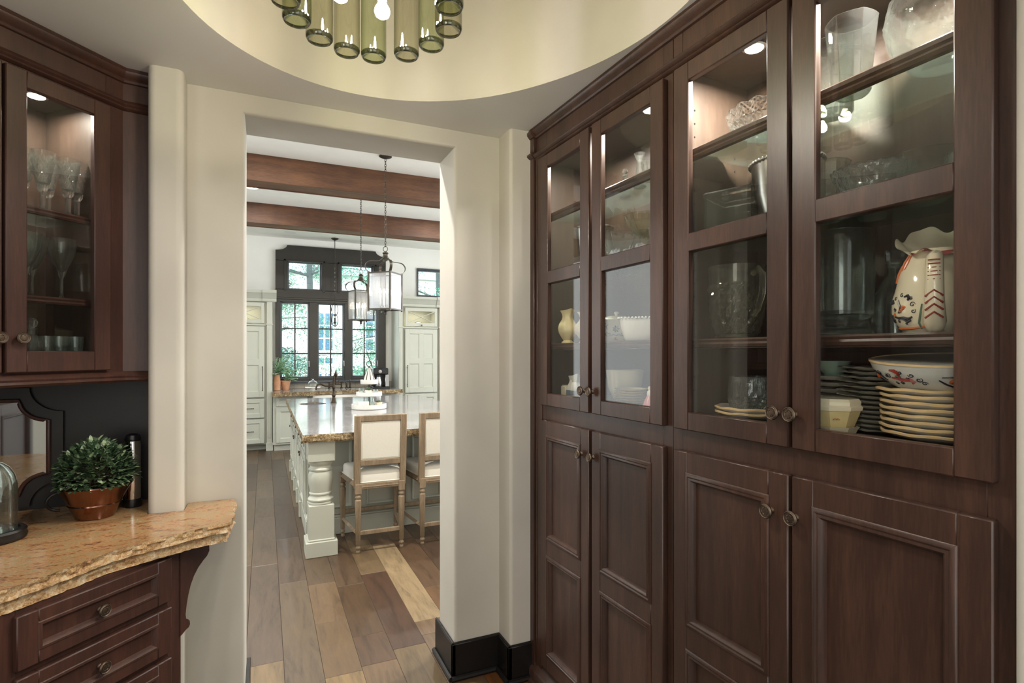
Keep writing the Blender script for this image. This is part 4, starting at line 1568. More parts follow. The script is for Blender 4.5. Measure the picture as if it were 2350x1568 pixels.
# middle shelf of door 4: hurricane, decanters, majolica pitcher
t = thing('hurricane_glass', 'large straight hurricane glass on a flared foot, middle shelf of the near door', 'vase', cw(1.405, .135, Z1))
hp = [(.074, 0), (.076, .003), (.066, .014), (.060, .036), (.066, .050), (.070, .052), (.071, .058), (.072, .10), (.0735, .262)]
obj('body', B().lathe([(0, .004)] + hp + [(.0705, .262), (.069, .10), (.066, .062), (0, .058)], 56), 'clear_glass', t)
t = thing('glass_decanter', 'clear bottle shaped decanter with a ribbed stopper beside the painted pitcher', 'decanter', cw(1.493, .21, Z1))
obj('body', B().lathe(thick([(.046, 0), (.050, .004), (.050, .06), (.046, .095), (.030, .130), (.018, .150), (.016, .170), (.020, .176)], .003), 40), 'clear_glass', t)
obj('stopper', B().lathe([(0, .166), (.012, .168), (.013, .178), (.020, .184), (.022, .204), (.020, .210), (0, .212)], 12), 'cut_crystal', t, smooth=0)
t = thing('glass_ewer', 'pear shaped glass ewer seen through the large hurricane glass', 'pitcher', cw(1.385, .245, Z1))
obj('body', B().lathe(thick([(.040, 0), (.044, .006), (.050, .03), (.044, .07), (.026, .12), (.02, .16), (.026, .19)], .003), 40), 'clear_glass', t)
obj('handle', B().tube([(.02, 0, .17), (.06, 0, .175), (.066, 0, .12), (.046, 0, .06)], .005, 8), 'clear_glass', t)
vessel('glass_tumbler', 'plain glass tumbler at the back beside the painted pitcher', 'glass', 'clear_glass', [(.026, 0), (.029, .003), (.034, .095)], cw(1.56, .262, Z1), .002)

t = thing('majolica_pitcher', 'cream pitcher with crimson ruffled mouth and painted scrolls', 'pitcher', cw(1.625, .125, Z1), CROT)
mpf = [(.058, 0), (.060, .003), (.072, .020), (.080, .045), (.080, .075), (.071, .120), (.058, .158), (.048, .180)]


def mr(z):
    for (r0, z0), (r1, z1) in zip(mpf, mpf[1:]):
        if z <= z1:
            return r0 + (r1 - r0) * (z - z0) / (z1 - z0)
    return mpf[-1][0]


mrows = rows(mpf, 3)


def mmod(a, i, r, z):
    return r * (1 + .02 * math.sin(3 * a + z * 60) * math.sin(min(1, z / .18) * PI)), z


obj('body', B().lathe([(0, .003)] + mrows, 72, mod=mmod), 'ivory_ceramic', t)


def ruff(a, k):
    return k * (.038 * math.sin(a - .46) + .0075 * math.cos(5 * a + .6) + .004 * math.cos(9 * a))


def mouth(name, pts, mat):
    b = B()
    b.lathe([(r, z) for r, z, k in pts], 96, mod=lambda a, i, r, z: (r * (1 + .05 * math.cos(5 * a) * pts[min(i, len(pts) - 1)][2]), z + ruff(a, pts[min(i, len(pts) - 1)][2])))
    b.f = [f for f in b.f if len(f) < 10]
    obj(name, b, mat, t)


mouth('mouth', [(.046, .166, 0), (.050, .178, .12), (.060, .190, .5), (.072, .203, 1.0)], 'crimson_glaze')
mouth('mouth_lining', [(.0718, .2032, 1.0), (.058, .190, .5), (.046, .178, .12), (.040, .166, 0)], 'ivory_ceramic')
HA = -PI / 2 + .42          # handle side, turned to the room


def hpos(r, z):
    return (r * math.cos(HA), r * math.sin(HA), z)


hb = B()
hpts = [(.050, .150), (.072, .158), (.096, .150), (.106, .128), (.108, .100), (.106, .072), (.099, .045), (.086, .022), (.070, .010)]
hb.tube([hpos(r, z) for r, z in hpts], [.012, .014, .015, .0155, .016, .0165, .018, .020, .016], 12)
hd = obj('handle', hb, 'ivory_ceramic', t)
b = B()
tv = Vector((-math.sin(HA), math.cos(HA), 0))
for z in (.146, .138, .130, .122, .114, .106, .098):
    r = .1075 + .0155 - abs(z - .11) * .12
    c = Vector(hpos(r, z))
    b.tube([c - tv * .010 - Vector(hpos(.004, 0)), c, c + tv * .010 - Vector(hpos(.004, 0))], .0014, 5)
for z in (.084, .070, .056, .040):
    r = .1065 + .017 - abs(z - .09) * .10
    c = Vector(hpos(r, z))
    b.tube([c - tv * .015 - Vector(hpos(.007, -.010)) * 1.0 + Vector((0, 0, -.022)), c, c + tv * .015 - Vector(hpos(.007, 0)) + Vector((0, 0, -.012))], .0022, 5)
obj('painted_bars', b, 'paint_red', hd)


def msurf(u, v):
    a = -PI / 2 - .45 + u / .078
    r = mr(v) * (1 + .02 * math.sin(3 * a + v * 60) * math.sin(min(1, v / .18) * PI)) + .0008
    return (r * math.cos(a), r * math.sin(a), v)


dark, orange, red, green = B(), B(), B(), B()
strokes(dark, msurf, [[(-.008, .072), (-.004, .062), (.002, .056), (.0, .048), (-.004, .044)], [(-.020, .036), (-.008, .033), (.006, .033), (.018, .030), (.026, .034)], [(.004, .030), (.014, .024), (.022, .027)], [(-.034, .066), (-.028, .072), (-.024, .066)], [(-.036, .040), (-.030, .030), (-.034, .024)], [(.010, .078), (.018, .080), (.022, .074), (.018, .070)]], .0024)
strokes(dark, msurf, [spiral(.028, .060, .006, 0, 1.2), spiral(.030, .046, .005, 1, -1.2), spiral(-.016, .052, .005, 2, 1.2), spiral(-.018, .076, .005, 0, 1.2), spiral(.002, .082, .005, 1, 1.2), spiral(.026, .074, .004, 1, 1.2), spiral(-.010, .026, .004, 1, 1.2), spiral(.010, .020, .003, 1, 1.2)], .0007)
strokes(orange, msurf, [spiral(.008, .054, .004, 0, 1, 8), spiral(.002, .048, .003, 0, 1, 8), [(-.022, .040), (-.018, .042), (-.018, .038)], [(-.014, .172), (-.020, .156), (-.022, .138)], [(-.006, .170), (-.006, .154), (-.010, .140)], [(-.030, .150), (-.034, .130), (-.036, .112)], [(-.052, .012), (-.02, .010), (.02, .010), (.05, .012)]], .0022)
strokes(green, msurf, [[(.046, .060), (.043, .040), (.038, .020), (.040, .008)]], .0016)
obj('painted_scrolls', dark, 'paint_dark', t)
obj('painted_fruit', orange, 'paint_orange', t)
obj('painted_stem', green, 'paint_green', t)

# second shelf of door 4
vessel('cut_bowl', 'cut crystal bowl with a serrated rim just above the near door rail', 'bowl', 'cut_crystal', rows([(.04, 0), (.045, .006), (.070, .04), (.084, .08), (.088, .092)], 4), cw(1.485, .13, Z2), .005, 96, lambda a, i, r, z: (star(18, .03, 38)(a, i, r, z)[0], z + (.002 * math.cos(24 * a) if z > .085 else 0)), smooth=0)
vessel('glass_jar', 'tall smoky glass jar beside the serrated crystal bowl', 'jar', 'clear_glass', [(.036, 0), (.040, .004), (.044, .04), (.050, .12), (.050, .145), (.054, .152)], cw(1.352, .16, Z2), .004, 24, scallop(12, .03), smooth=10)
t = thing('crystal_basket', 'arched crystal basket behind the serrated crystal bowl', 'basket', cw(1.42, .24, Z2), CROT + .5)
obj('body', B().lathe(thick(rows([(.03, 0), (.04, .03), (.052, .07)], 3), .004), 48, mod=star(12, .05, 40)), 'cut_crystal', t, smooth=0)
obj('handle', B().tube([(.048 * math.cos(a), 0, .066 + .075 * math.sin(a)) for a in [k * PI / 12 for k in range(13)]], .006, 8), 'cut_crystal', t)
vessel('footed_bowl', 'wide clear glass bowl at the back of the second shelf', 'bowl', 'clear_glass', [(.035, 0), (.04, .004), (.022, .014), (.03, .03), (.065, .06), (.085, .10), (.088, .108)], cw(1.565, .20, Z2), .004, 56, scallop(14, .02), smooth=20)
t = thing('crystal_goblet_pair', 'cut crystal sugar bowl with lid beside the wide glass bowl', 'bowl', cw(1.685, .145, Z2))
t.name = 'sugar_bowl'
obj('body', B().lathe(thick(rows([(.03, 0), (.04, .02), (.05, .05), (.052, .07)], 3), .004), 48, mod=star(14, .05, 45)), 'cut_crystal', t, smooth=0)
obj('lid', B().lathe([(0, .112), (.008, .110), (.010, .102), (.005, .096), (.03, .086), (.053, .073), (.053, .070), (0, .074)], 14), 'cut_crystal', t, smooth=0)
vessel('crystal_dish', 'low cut crystal dish in front of the lidded sugar bowl', 'dish', 'cut_crystal', rows([(.04, 0), (.05, .01), (.062, .03)], 3), cw(1.605, .085, Z2), .004, 64, star(20, .05, 70), smooth=0)
# top shelf of door 4
fac = lambda n: (lambda a, i, r, z: (r * math.cos(PI / n) / math.cos(((a) % (2 * PI / n)) - PI / n) * .5 + r * .5, z))
vessel('tall_vase', 'tall flared crystal vase standing clear on the top shelf', 'vase', 'clear_glass', rows([(.040, 0), (.043, .006), (.046, .06), (.054, .15), (.058, .185)], 2), cw(1.440, .120, Z3), .004, 48, fac(6), smooth=20)
vessel('straight_vase', 'straight clear glass vase behind the flared crystal vase', 'vase', 'clear_glass', [(.05, 0), (.053, .004), (.054, .19)], cw(1.345, .185, Z3), .003, 48)
vessel('bubble_bowl', 'big dimpled glass bowl on the top shelf by the near stile', 'bowl', 'clear_glass', rows([(.045, 0), (.07, .006), (.105, .05), (.118, .11), (.108, .16)], 7), cw(1.625, .165, Z3), .004, 96, lambda a, i, r, z: (r * (1 + .014 * math.sin(26 * a) * math.sin(z * 190)), z), smooth=60)

# ------------------------------------------------------------------ bottle chandelier in the drum
CX, CY, CZ = .257, 1.487, 2.44
t = thing('chandelier', 'round chandelier ringed with hanging olive green wine bottles', 'chandelier', (CX, CY, CZ))
outer = [(0.0, .022), (.010, .019), (.022, .008), (.029, .0), (.034, .001), (.0372, .006), (.0380, .016), (.0380, .185), (.0365, .200), (.030, .218), (.020, .236), (.0148, .252), (.0145, .290), (.0165, .292), (.0165, .302), (.0140, .304)]
bt1 = B().lathe(outer, 40).mesh('bottle', 60)
bt1.materials.append(MATS['olive_glass'])
bt2 = bt1.copy()
bt2.materials.clear()
bt2.materials.append(MATS['green_glass'])
ringm = B().lathe([(.0290, .0006), (.0335, -.0006), (.0372, .004), (.0383, .012), (.0370, .011), (.0345, .004), (.0300, .004)], 40, close=True).mesh('base_ring', 60)
ringm.materials.append(MATS['ring_glass'])
spots = [(.048, 1.519, 0), (.079, 1.596, 1), (.143, 1.665, 0), (.224, 1.701, 0), (.303, 1.698, 1), (.392, 1.647, 0), (.446, 1.565, 1), (.469, 1.471, 0), (.439, 1.372, 1)]
for a in (-78, -102, -126, -150, -172):
    spots.append((CX + .212 * math.cos(math.radians(a)), CY + .212 * math.sin(math.radians(a)), 0 if a % 4 else 1))
spots.append((.365, 1.305, 0))
for x, y, k in spots:
    o = obj('bottle', bt2 if k else bt1, None, t, loc=(x - CX, y - CY, 0))
    obj('base_ring', ringm, None, o)
b = B()
for z, r in ((.262, .2125), (.262, .192)):
    b.tube([(r * math.cos(2 * PI * k / 64), r * math.sin(2 * PI * k / 64), z) for k in range(64)], .005, 8, loop=True)
for x, y, k in spots:
    a = math.atan2(y - CY, x - CX)
    b.cyl((.19 * math.cos(a), .19 * math.sin(a), .262), (x - CX, y - CY, .262), .004, seg=6)
obj('ring_frame', b, 'chrome', t)
b = B()
b.cyl((0, 0, .10), (0, 0, .80), .008, seg=10)
b.lathe([(0, .075), (.02, .08), (.03, .10), (.02, .12), (.008, .13)], 20)
b.lathe([(.008, .80), (.06, .815), (.065, .84), (0, .85)], 24)
for a in (0, PI / 2, PI, 3 * PI / 2):
    b.cyl((0, 0, .262), (.19 * math.cos(a + .4), .19 * math.sin(a + .4), .262), .004, seg=6)
obj('stem', b, 'chrome', t)
for a in (58, 148, 238, 328):
    ar = math.radians(a)
    ux, uy = math.cos(ar), math.sin(ar)
    b = B()
    b.tube([(ux * r, uy * r, z) for r, z in ((.02, .10), (.045, .085), (.07, .095), (.085, .12))], .006, 8)
    arm = obj('arm', b, 'chrome', t)
    # socket and globe hang outwards and down
    p0 = Vector((ux * .085, uy * .085, .122))
    s0 = p0 + Vector((0, 0, .0))
    b = B()
    b.tube([s0, s0 - Vector((0, 0, .03))], [.013, .015], 14)
    obj('socket', b, 'chrome', arm)
    b = B()
    b.lathe([(0, -.078), (.010, -.076), (.018, -.070), (.0215, -.060), (.020, -.050), (.014, -.040), (.010, -.030), (0, -.030)], 20, tuple(s0))
    obj('bulb', b, 'bulb_warm', arm)

# ------------------------------------------------------------------ kitchen: shell
b = B()
b.box(-3.2, .161, YF, YF + .2, 0, KZ).box(1.99, 2.569, YF, YF + .2, 0, KZ).box(3.35, 5.4, YF, YF + .2, 0, KZ)
b.box(.161, 1.99, YF, YF + .2, 0, 1.05).box(.161, 1.99, YF, YF + .2, 3.355, KZ)
b.box(2.569, 3.35, YF, YF + .2, 0, 2.585).box(2.569, 3.35, YF, YF + .2, 3.107, KZ)
b.box(.161, .345, YF, YF + .2, 3.26, 3.356).box(1.808, 1.99, YF, YF + .2, 3.26, 3.356)
wf = struct('wall_far', b, 'kitchen_paint', smooth=0)
for k in range(12):
    o = obj('tile', B().box(.115 + k * .168, .281 + k * .168, YF - .012, YF, .931, 1.028, .002), 'tile_stone', wf, smooth=0)
struct('wall_kitchen_left', B().box(-3.2, -3.05, YK, YF, 0, KZ), 'kitchen_paint', smooth=0)
struct('wall_kitchen_right', B().box(5.2, 5.4, YK, YF, 0, KZ), 'kitchen_paint', smooth=0)
b = B().box(-3.2, -1.6, YW, YK, 0, KZ).box(3.2, 5.4, YW, YK, 0, KZ)
struct('wall_kitchen_near', b, 'kitchen_paint', smooth=0)
struct('ceiling_kitchen', B().box(-3.2, 5.4, YK - .02, YF + .2, KZ, KZ + .1), 'kitchen_ceiling_paint', smooth=0)

for (y0, y1, lb) in ((5.885, 6.16, 'stained wooden ceiling beam nearer the doorway'), (7.79, 8.06, 'stained wooden ceiling beam nearer the kitchen window')):
    b = B().box(-3.05, 5.2, y0 + .018, y1 - .018, 3.225, KZ, .004)
    b.box(-3.05, 5.2, y0, y0 + .02, 3.218, KZ, .003).box(-3.05, 5.2, y1 - .02, y1, 3.218, KZ, .003)
    o = obj('ceiling_beam', b, 'beam_wood', smooth=0)
    o['kind'] = 'thing'
    tag(o, lb, 'beam', 'kitchen ceiling beams')

for i, (x, y) in enumerate(DOWNLIGHTS):
    lb = ['round recessed downlight glowing between the two beams, by the door jamb', 'round recessed downlight between the beams beyond the island', 'recessed downlight over the walkway beside the island', 'recessed downlight over the stools', 'recessed downlight just inside the kitchen by the opening', 'recessed downlight near the kitchen side of the wall'][i]
    t = thing('downlight', lb, 'light', (x, y, KZ), 0, 'kitchen downlights')
    obj('trim_ring', B().lathe([(.070, 0), (.088, -.001), (.090, -.006), (.074, -.010), (.068, -.004)], 32, close=True), 'white_paint', t)
    obj('lens', B().lathe([(0, -.003), (.070, -.004), (.070, -.001), (0, -.001)], 32), 'downlight_glow', t)
for i, (x, y) in enumerate(((.377, 9.481), (1.796, 9.511))):
    t = thing('ceiling_speaker', ['small round flush ceiling fitting on the tall cabinet side of the sink window', 'small round flush ceiling fitting near the lantern side of the sink window'][i], 'fitting', (x, y, KZ), 0, 'flush ceiling fittings')
    obj('grille', B().lathe([(0, -.004), (.070, -.004), (.084, -.006), (.090, -.002), (.090, 0), (0, 0)], 28), 'white_paint', t)
for i, (x, y) in enumerate(PANTRY_FILL):  # trim rings for the added pantry lamps
    t = thing('downlight', ['added pantry fill light behind the viewer over the passage', 'added pantry fill light behind the viewer over the china cabinets', 'added pantry fill light over the far stretch of the granite counter', 'added pantry fill light behind the viewer over the drawer side'][i], 'light', (x, y, ZC), 0, 'added pantry fill lights')
    obj('trim_ring', B().lathe([(.062, 0), (.078, -.001), (.080, -.006), (.066, -.008), (.060, -.003)], 32, close=True), 'white_paint', t)

# ------------------------------------------------------------------ kitchen window
W1 = sroot('window_1')
fr = B()
y0, y1 = 9.94, 10.12
LOW = [(.235, .697), (.824, 1.274), (1.393, 1.850)]
UP = [(.343, .895), (1.207, 1.772)]
fr.box(.161, .235, y0, y1, 1.05, 2.41, .004).box(.697, .824, y0 + .01, y1, 1.05, 2.41, .004).box(1.274, 1.393, y0 + .01, y1, 1.05, 2.41, .004).box(1.85, 1.99, y0, y1, 1.05, 2.41, .004)
fr.box(.161, 1.99, y0, y1, 2.40, 2.615, .004).box(.161, 1.99, y0 - .015, y1, 2.44, 2.475, .006).box(.161, 1.99, y0 + .02, y1, 1.05, 1.11, .003)
fr.box(.161, .343, y0, y1, 2.60, 3.10, .004).box(.895, 1.207, y0, y1, 2.60, 3.10, .004).box(1.772, 1.99, y0, y1, 2.60, 3.10, .004)
top = [(.161, 3.09), (1.99, 3.09), (1.99, 3.262)]
for k in range(1, 9):          # concave scoop
    a = k / 8 * PI / 2
    top.append((1.99 - .18 * math.sin(a), 3.262 + .093 * (1 - math.cos(a))))
top.append((.343, 3.355))
for k in range(1, 9):
    a = (1 - k / 8) * PI / 2
    top.append((.161 + .18 * math.sin(a), 3.262 + .093 * (1 - math.cos(a))))
fr.prism(top, y0, y1, 'y')
for a, c in UP:
    fr.box(a - .05, c + .05, y0 - .012, y0 + .01, 3.085, 3.115, .004).box(a - .05, a - .02, y0 - .012, y0 + .01, 2.58, 3.115, .004).box(c + .02, c + .05, y0 - .012, y0 + .01, 2.58, 3.115, .004)
obj('frame', fr, 'window_wood', W1, smooth=20)
obj('sill', B().box(.14, 2.0, 9.86, 10.1, 1.030, 1.062, .006), 'window_sash', W1)


def sash(root, x0, x1, z0, z1, cols=(), rws=(), w=.034):
    b = B()
    ya, yb = 10.02, 10.07
    b.box(x0, x0 + w, ya, yb, z0, z1, .004).box(x1 - w, x1, ya, yb, z0, z1, .004).box(x0 + w, x1 - w, ya, yb, z0, z0 + w, .004).box(x0 + w, x1 - w, ya, yb, z1 - w, z1, .004)
    b.box(x0, x0 + .016, 9.985, ya, z0, z1, .002).box(x1 - .016, x1, 9.985, ya, z0, z1, .002).box(x0, x1, 9.985, ya, z1 - .016, z1, .002)
    s_ = obj('sash', b, 'window_sash', root)
    obj('pane', B().box(x0 + w * .6, x1 - w * .6, 10.04, 10.046, z0 + w * .6, z1 - w * .6), 'window_glass', s_, smooth=0)
    for x in cols:
        obj('muntin', B().box(x - .012, x + .012, 10.025, 10.06, z0 + w, z1 - w, .003), 'muntin_black', s_, smooth=0)
    for z in rws:
        obj('muntin', B().box(x0 + w, x1 - w, 10.027, 10.058, z - .010, z + .010, .003), 'muntin_black', s_, smooth=0)
    return s_


for (a, c) in LOW:
    s_ = sash(W1, a, c, 1.105, 2.405, ((a + c) / 2,), (1.955, 1.528), .03)
    obj('latch', B().box(c - .012, c + .006, 9.975, 10.0, 1.30, 1.40, .003), 'chrome', s_)
for (a, c) in UP:
    sash(W1, a, c, 2.61, 3.10, w=.03)
W2 = sroot('window_2')
fr = B().box(2.569, 3.35, 9.96, 10.12, 3.08, 3.11, .003).box(2.569, 2.585, 9.97, 10.12, 2.58, 3.10, .003).box(2.569, 3.35, 9.96, 10.12, 2.575, 2.60, .003).box(3.33, 3.35, 9.96, 10.12, 2.58, 3.1, .003)
obj('frame', fr, 'window_sash', W2)
sash(W2, 2.585, 3.33, 2.60, 3.08, w=.022)

# ------------------------------------------------------------------ kitchen: tall cabinets and sink run
KC = 'kitchen_cream'


def tall(label, x0, x1, xd0, xd1, pil):
    """tall cabinet unit between x0 and x1, doors between xd0 and xd1"""
    t = thing('tall_cabinet', label, 'cabinet', (0, 9.42, 0))
    b = B().box(x0, x1, .03, .56, .10, 2.0).box(x0 + .02, x1 - .02, .18, .56, 0, .11).box(x0, x1, .03, .56, 2.31, 2.40)
    b.box(x0, xd1 - .60, .03, .42, 2.0, 2.31).box(xd1 - .005, x1, .03, .42, 2.0, 2.31).box(x0, x1, .42, .56, 2.0, 2.31)
    obj('carcass', b, KC, t, smooth=0)
    crown = [(.03, 2.34), (-.02, 2.345), (-.03, 2.37), (-.028, 2.385), (-.05, 2.41), (-.085, 2.465), (-.10, 2.475), (-.105, 2.515), (.03, 2.515)]
    b = B()
    extrude_x(b, crown, x0 - .0, x1 + .0)
    cr = obj('crown', b, KC, t)
    for px0, px1 in pil:
        b = B().box(px0, px1, -.02, .03, .0, 2.34, .003).box(px0 - .012, px1 + .012, -.035, .03, 0, .13, .004).box(px0 - .010, px1 + .010, -.03, .03, 1.975, 2.0, .004)
        b.box(px0 + .018, px1 - .018, -.026, 0, .2, 1.9, .003)
        crp = [(-.02, 2.34), (-.035, 2.345), (-.045, 2.37), (-.043, 2.385), (-.065, 2.41), (-.10, 2.465), (-.115, 2.475), (-.12, 2.52), (-.02, 2.52)]
        extrude_x(b, crp, px0 - .06, px1 + .06)
        obj('pilaster', b, KC, t)
    b = B().box(xd0 - .02, xd1 + .01, -.004, .03, 1.965, 1.99, .003)
    obj('ledge', b, KC, t)
    # lit upper cupboard with a crossed-bar glass door
    gx0, gx1 = xd1 - .585, xd1 - .012
    area_light('cupboard_light', ((gx0 + gx1) / 2, 9.42 + .2, 2.305), (0, 0, 0), .3, .1, 2.2, (1.0, .86, .6))
    d_ = door(t, KC, gx0, gx1, 2.002, 2.325, 0.002, .024, .048, .06, .06, (), 'door_glass')
    ga, gb, za, zb_ = gx0 + .048, gx1 - .048, 2.062, 2.265
    b = B()
    b.tube([(ga, -.012, za), (gb, -.012, zb_)], .008, 6).tube([(ga, -.012, zb_), (gb, -.012, za)], .008, 6)
    b.lathe([(0, -.010), (.022, -.006), (.022, .006), (0, .010)], 16, ((ga + gb) / 2, -.014, (za + zb_) / 2))
    obj('cross_bars', b, KC, d_)
    knob(d_, (gx0 + gx1) / 2, -.022, 2.022, .012)
    d_ = door(t, KC, gx0, gx1, .845, 1.955, .002, .024, .075, .085, .075, [(1.355, 1.435)], None, COVED, [((gx0 + gx1) / 2 - .035, (gx0 + gx1) / 2 + .035)])
    hx = gx1 - .03 if xd1 < 1 else gx0 + .035
    bar_handle(d_, (hx, .95), (hx, 1.32), -.055)
    for z0, z1 in ((.525, .825), (.125, .505)):
        dr_ = door(t, KC, gx0, gx1, z0, z1, .002, .024, .06, .06, .06, (), None, COVED, name='drawer')
        bar_handle(dr_, ((gx0 + gx1) / 2 - .13, (z0 + z1) / 2), ((gx0 + gx1) / 2 + .13, (z0 + z1) / 2), -.055)
    vessel('glass_dome', 'glass dish dome inside the lit cupboard of the %s tall cabinet' % ('fern side' if xd1 < 1 else 'coffee maker side'), 'dish', 'clear_glass', [(.02, 0), (.10, .006), (.105, .012), (.09, .06), (.05, .09), (.01, .10)], ((gx0 + gx1) / 2, 9.62, 2.002), .003)
    return t


tall('tall cream cabinet with crown, beside the potted ferns and the window', -1.0, .11, -.60, 0.005, [(.026, .107)])
tall('tall cream cabinet with four panel door, beyond the lanterns and coffee maker', 2.10, 3.2, 2.185, 2.80, [(2.105, 2.172), (2.83, 2.90)])

t = thing('sink_cabinet', 'cream base cabinet run under the kitchen window', 'cabinet', (0, 9.30, 0))
b = B().box(.115, 2.095, .02, .69, .10, .865).box(.13, 2.08, .08, .69, 0, .11)
obj('carcass', b, KC, t, smooth=0)
for a, c in ((.16, .62), (1.45, 2.05)):
    dr_ = door(t, KC, a, c, .70, .85, .02, .022, .04, .04, .04, (), None, COVED, name='drawer')
    knob(dr_, (a + c) / 2, -.004, .775, .014)
    d_ = door(t, KC, a, c, .13, .68, .02, .022, .055, .06, .06, (), None, COVED)
    knob(d_, c - .04, -.004, .62, .014)
d_ = door(t, KC, .66, 1.40, .13, .66, .02, .022, .055, .06, .06, (), None, COVED)
t = thing('farmhouse_sink', 'white apron sink set under the kitchen window', 'sink', (1.05, 9.24, .70))
b = B().box(-.36, .36, -.01, .03, 0, .165, .008).box(-.36, -.33, .03, .40, 0, .165, .006).box(.33, .36, .03, .40, 0, .165, .006).box(-.33, .33, .37, .40, 0, .165, .006).box(-.33, .33, .03, .37, 0, .02, .004)
obj('basin', b, 'white_ceramic', t)
t = thing('countertop', 'stone countertop running under the kitchen window behind the island', 'countertop', (0, 0, 0))
b = B()
slab(b, [(.105, 9.09), (.70, 9.09), (.73, 9.11), (.735, 9.19)], [(.735, 9.985), (.105, 9.985)], .868, .93, 0, .004, 4, .02)
slab(b, [(.735, 9.21), (1.38, 9.21)], [(1.38, 9.985), (.735, 9.985)], .872, .93, 0, .003, 4, .02)
slab(b, [(1.38, 9.17), (1.40, 9.09), (2.10, 9.09)], [(2.10, 9.985), (1.38, 9.985)], .868, .93, 0, .004, 4, .02)
top = obj('slab', b, 'island_granite', t, smooth=22)
top.data.materials.append(MATS['island_granite_rough'])
for p in top.data.polygons:
    if abs(p.normal.z) < .8:
        p.material_index = 1


def fern(label, pos, potprof, potmat, fr_n, L, seed, zt, mat='fern_green'):
    t = thing('potted_fern', label, 'plant', pos)
    obj('pot', B().lathe(thick(potprof, .006), 28), potmat, t)
    obj('soil', B().lathe([(0, zt - .012), (potprof[-1][0] - .008, zt - .012), (potprof[-1][0] - .008, zt - .008), (0, zt - .006)], 16), 'soil', t)
    rr = random.Random(seed)
    lb, st = B(), B()
    for k in range(fr_n):
        a = rr.uniform(-1.75, 1.7)
        e = rr.uniform(.3, 1.35)
        ln = L * rr.uniform(.7, 1.0)
        pts = []
        for q in range(7):
            u = q / 6
            h = math.sin(e) * ln * u - .35 * ln * u * u * math.cos(e)
            pts.append(Vector((math.cos(a) * math.cos(e) * ln * u, math.sin(a) * math.cos(e) * ln * u, zt + h)))
        st.tube(pts, [.0025, .0022, .002, .0017, .0014, .001, .0006], 4)
        for q in range(1, 7):
            for sgn in (-1, 1):
                d = (pts[q] - pts[q - 1]).normalized()
                sd = d.cross(Vector((0, 0, 1))) * sgn
                for h in (0, .5):
                    p = pts[q - 1].lerp(pts[q], h)
                    leaf(lb, p, sd + d * .5 + Vector((0, 0, rr.uniform(-.2, .3))), ln * .26 * (1 - .09 * q), ln * .06)
    o = obj('fronds', lb, mat, t, smooth=0)
    o['kind'] = 'stuff'
    obj('stem', st, 'leaf_mid', t)
    return t


fern('tall feathery green plant in a slim terracotta jar by the tall cabinet', (.176, 9.62, .93), [(.045, 0), (.055, .01), (.052, .06), (.058, .12), (.050, .20), (.044, .24), (.050, .26)], 'terracotta', 22, .42, 3, .26)
fern('low feathery green plant in a tapered terracotta pot beside the window', (.31, 9.66, .93), [(.048, 0), (.052, .004), (.072, .135), (.078, .14), (.078, .16)], 'terracotta', 16, .30, 8, .155)
t = thing('cake_stand', 'small glass cloche on a white stand on the far kitchen counter', 'stand', (.72, 9.55, .93))
obj('plate', B().lathe([(0, 0), (.07, 0), (.065, .006), (.03, .018), (.03, .03), (.12, .036), (.125, .046), (.118, .05), (0, .044)], 36), 'white_ceramic', t)
o = obj('cloche', B().lathe([(.078, .048), (.08, .08), (.072, .12), (.05, .145), (.015, .158), (.01, .165), (.016, .178), (.012, .19), (0, .194)], 32), 'clear_glass', t)
o['label'] = 'clear glass cloche with a round knob'
t = thing('sink_faucet', 'bronze bridge faucet behind the farmhouse sink', 'faucet', (1.10, 9.80, .93))
b = B()
for x in (-.10, .10):
    b.cyl((x, 0, 0), (x, 0, .10), .011, seg=10).cyl((x - .03, 0, .112), (x + .03, 0, .112), .005, seg=8)
    b.lathe([(0, 0), (.02, 0), (.018, .012), (.012, .02)], 12, (x, 0, 0))
b.cyl((-.10, 0, .07), (.10, 0, .07), .009, seg=10)
b.tube([(0, 0, .07), (0, 0, .26), (0, -.03, .30), (0, -.08, .31), (0, -.13, .28), (0, -.14, .24)], .010, 10)
obj('body', b, 'bronze', t)
for i, x in enumerate((1.29, 1.345)):
    t = thing('soap_pump', ['squat bronze soap pump behind the sink', 'taller bronze soap pump beside the squat one'][i], 'dispenser', (x, 9.82, .93))
    obj('body', B().lathe([(0, 0), (.022, 0), (.020, .012), (.012, .02), (.014, .06 + .03 * i), (.009, .075 + .03 * i), (.009, .10 + .04 * i), (0, .102 + .04 * i)], 16), 'bronze', t)
    obj('spout', B().tube([(0, 0, .095 + .04 * i), (0, -.03, .10 + .04 * i), (0, -.055, .09 + .04 * i)], .005, 8), 'bronze', t)

t = thing('coffee_maker', 'black and steel coffee maker with a thermal jug on the far counter', 'coffee maker', (1.80, 9.55, .93))
obj('base', B().box(-.13, .15, -.16, .15, 0, .03, .006), 'black_plastic', t)
obj('tower', B().box(-.11, .13, .02, .15, .03, .34, .01), 'black_plastic', t)
obj('head', B().box(-.12, .13, -.13, .15, .24, .35, .014), 'black_plastic', t)
obj('side_panel', B().box(.08, .15, -.10, .14, .03, .24, .006), 'steel', t)
obj('badge', B(Matrix.Translation((-.01, -.131, .29)) @ Matrix.Rotation(PI / 2, 4, 'X')).lathe([(0, 0), (.03, 0), (.028, .006), (0, .008)], 20), 'steel', t)
j = obj('jug', B().lathe([(0, .03), (.05, .03), (.055, .04), (.052, .12), (.036, .18), (.034, .195), (0, .197)], 28, (-.02, -.06, 0)), 'steel', t)
obj('jug_lid', B().lathe([(0, .195), (.036, .195), (.034, .22), (0, .222)], 20, (-.02, -.06, 0)), 'black_plastic', j)

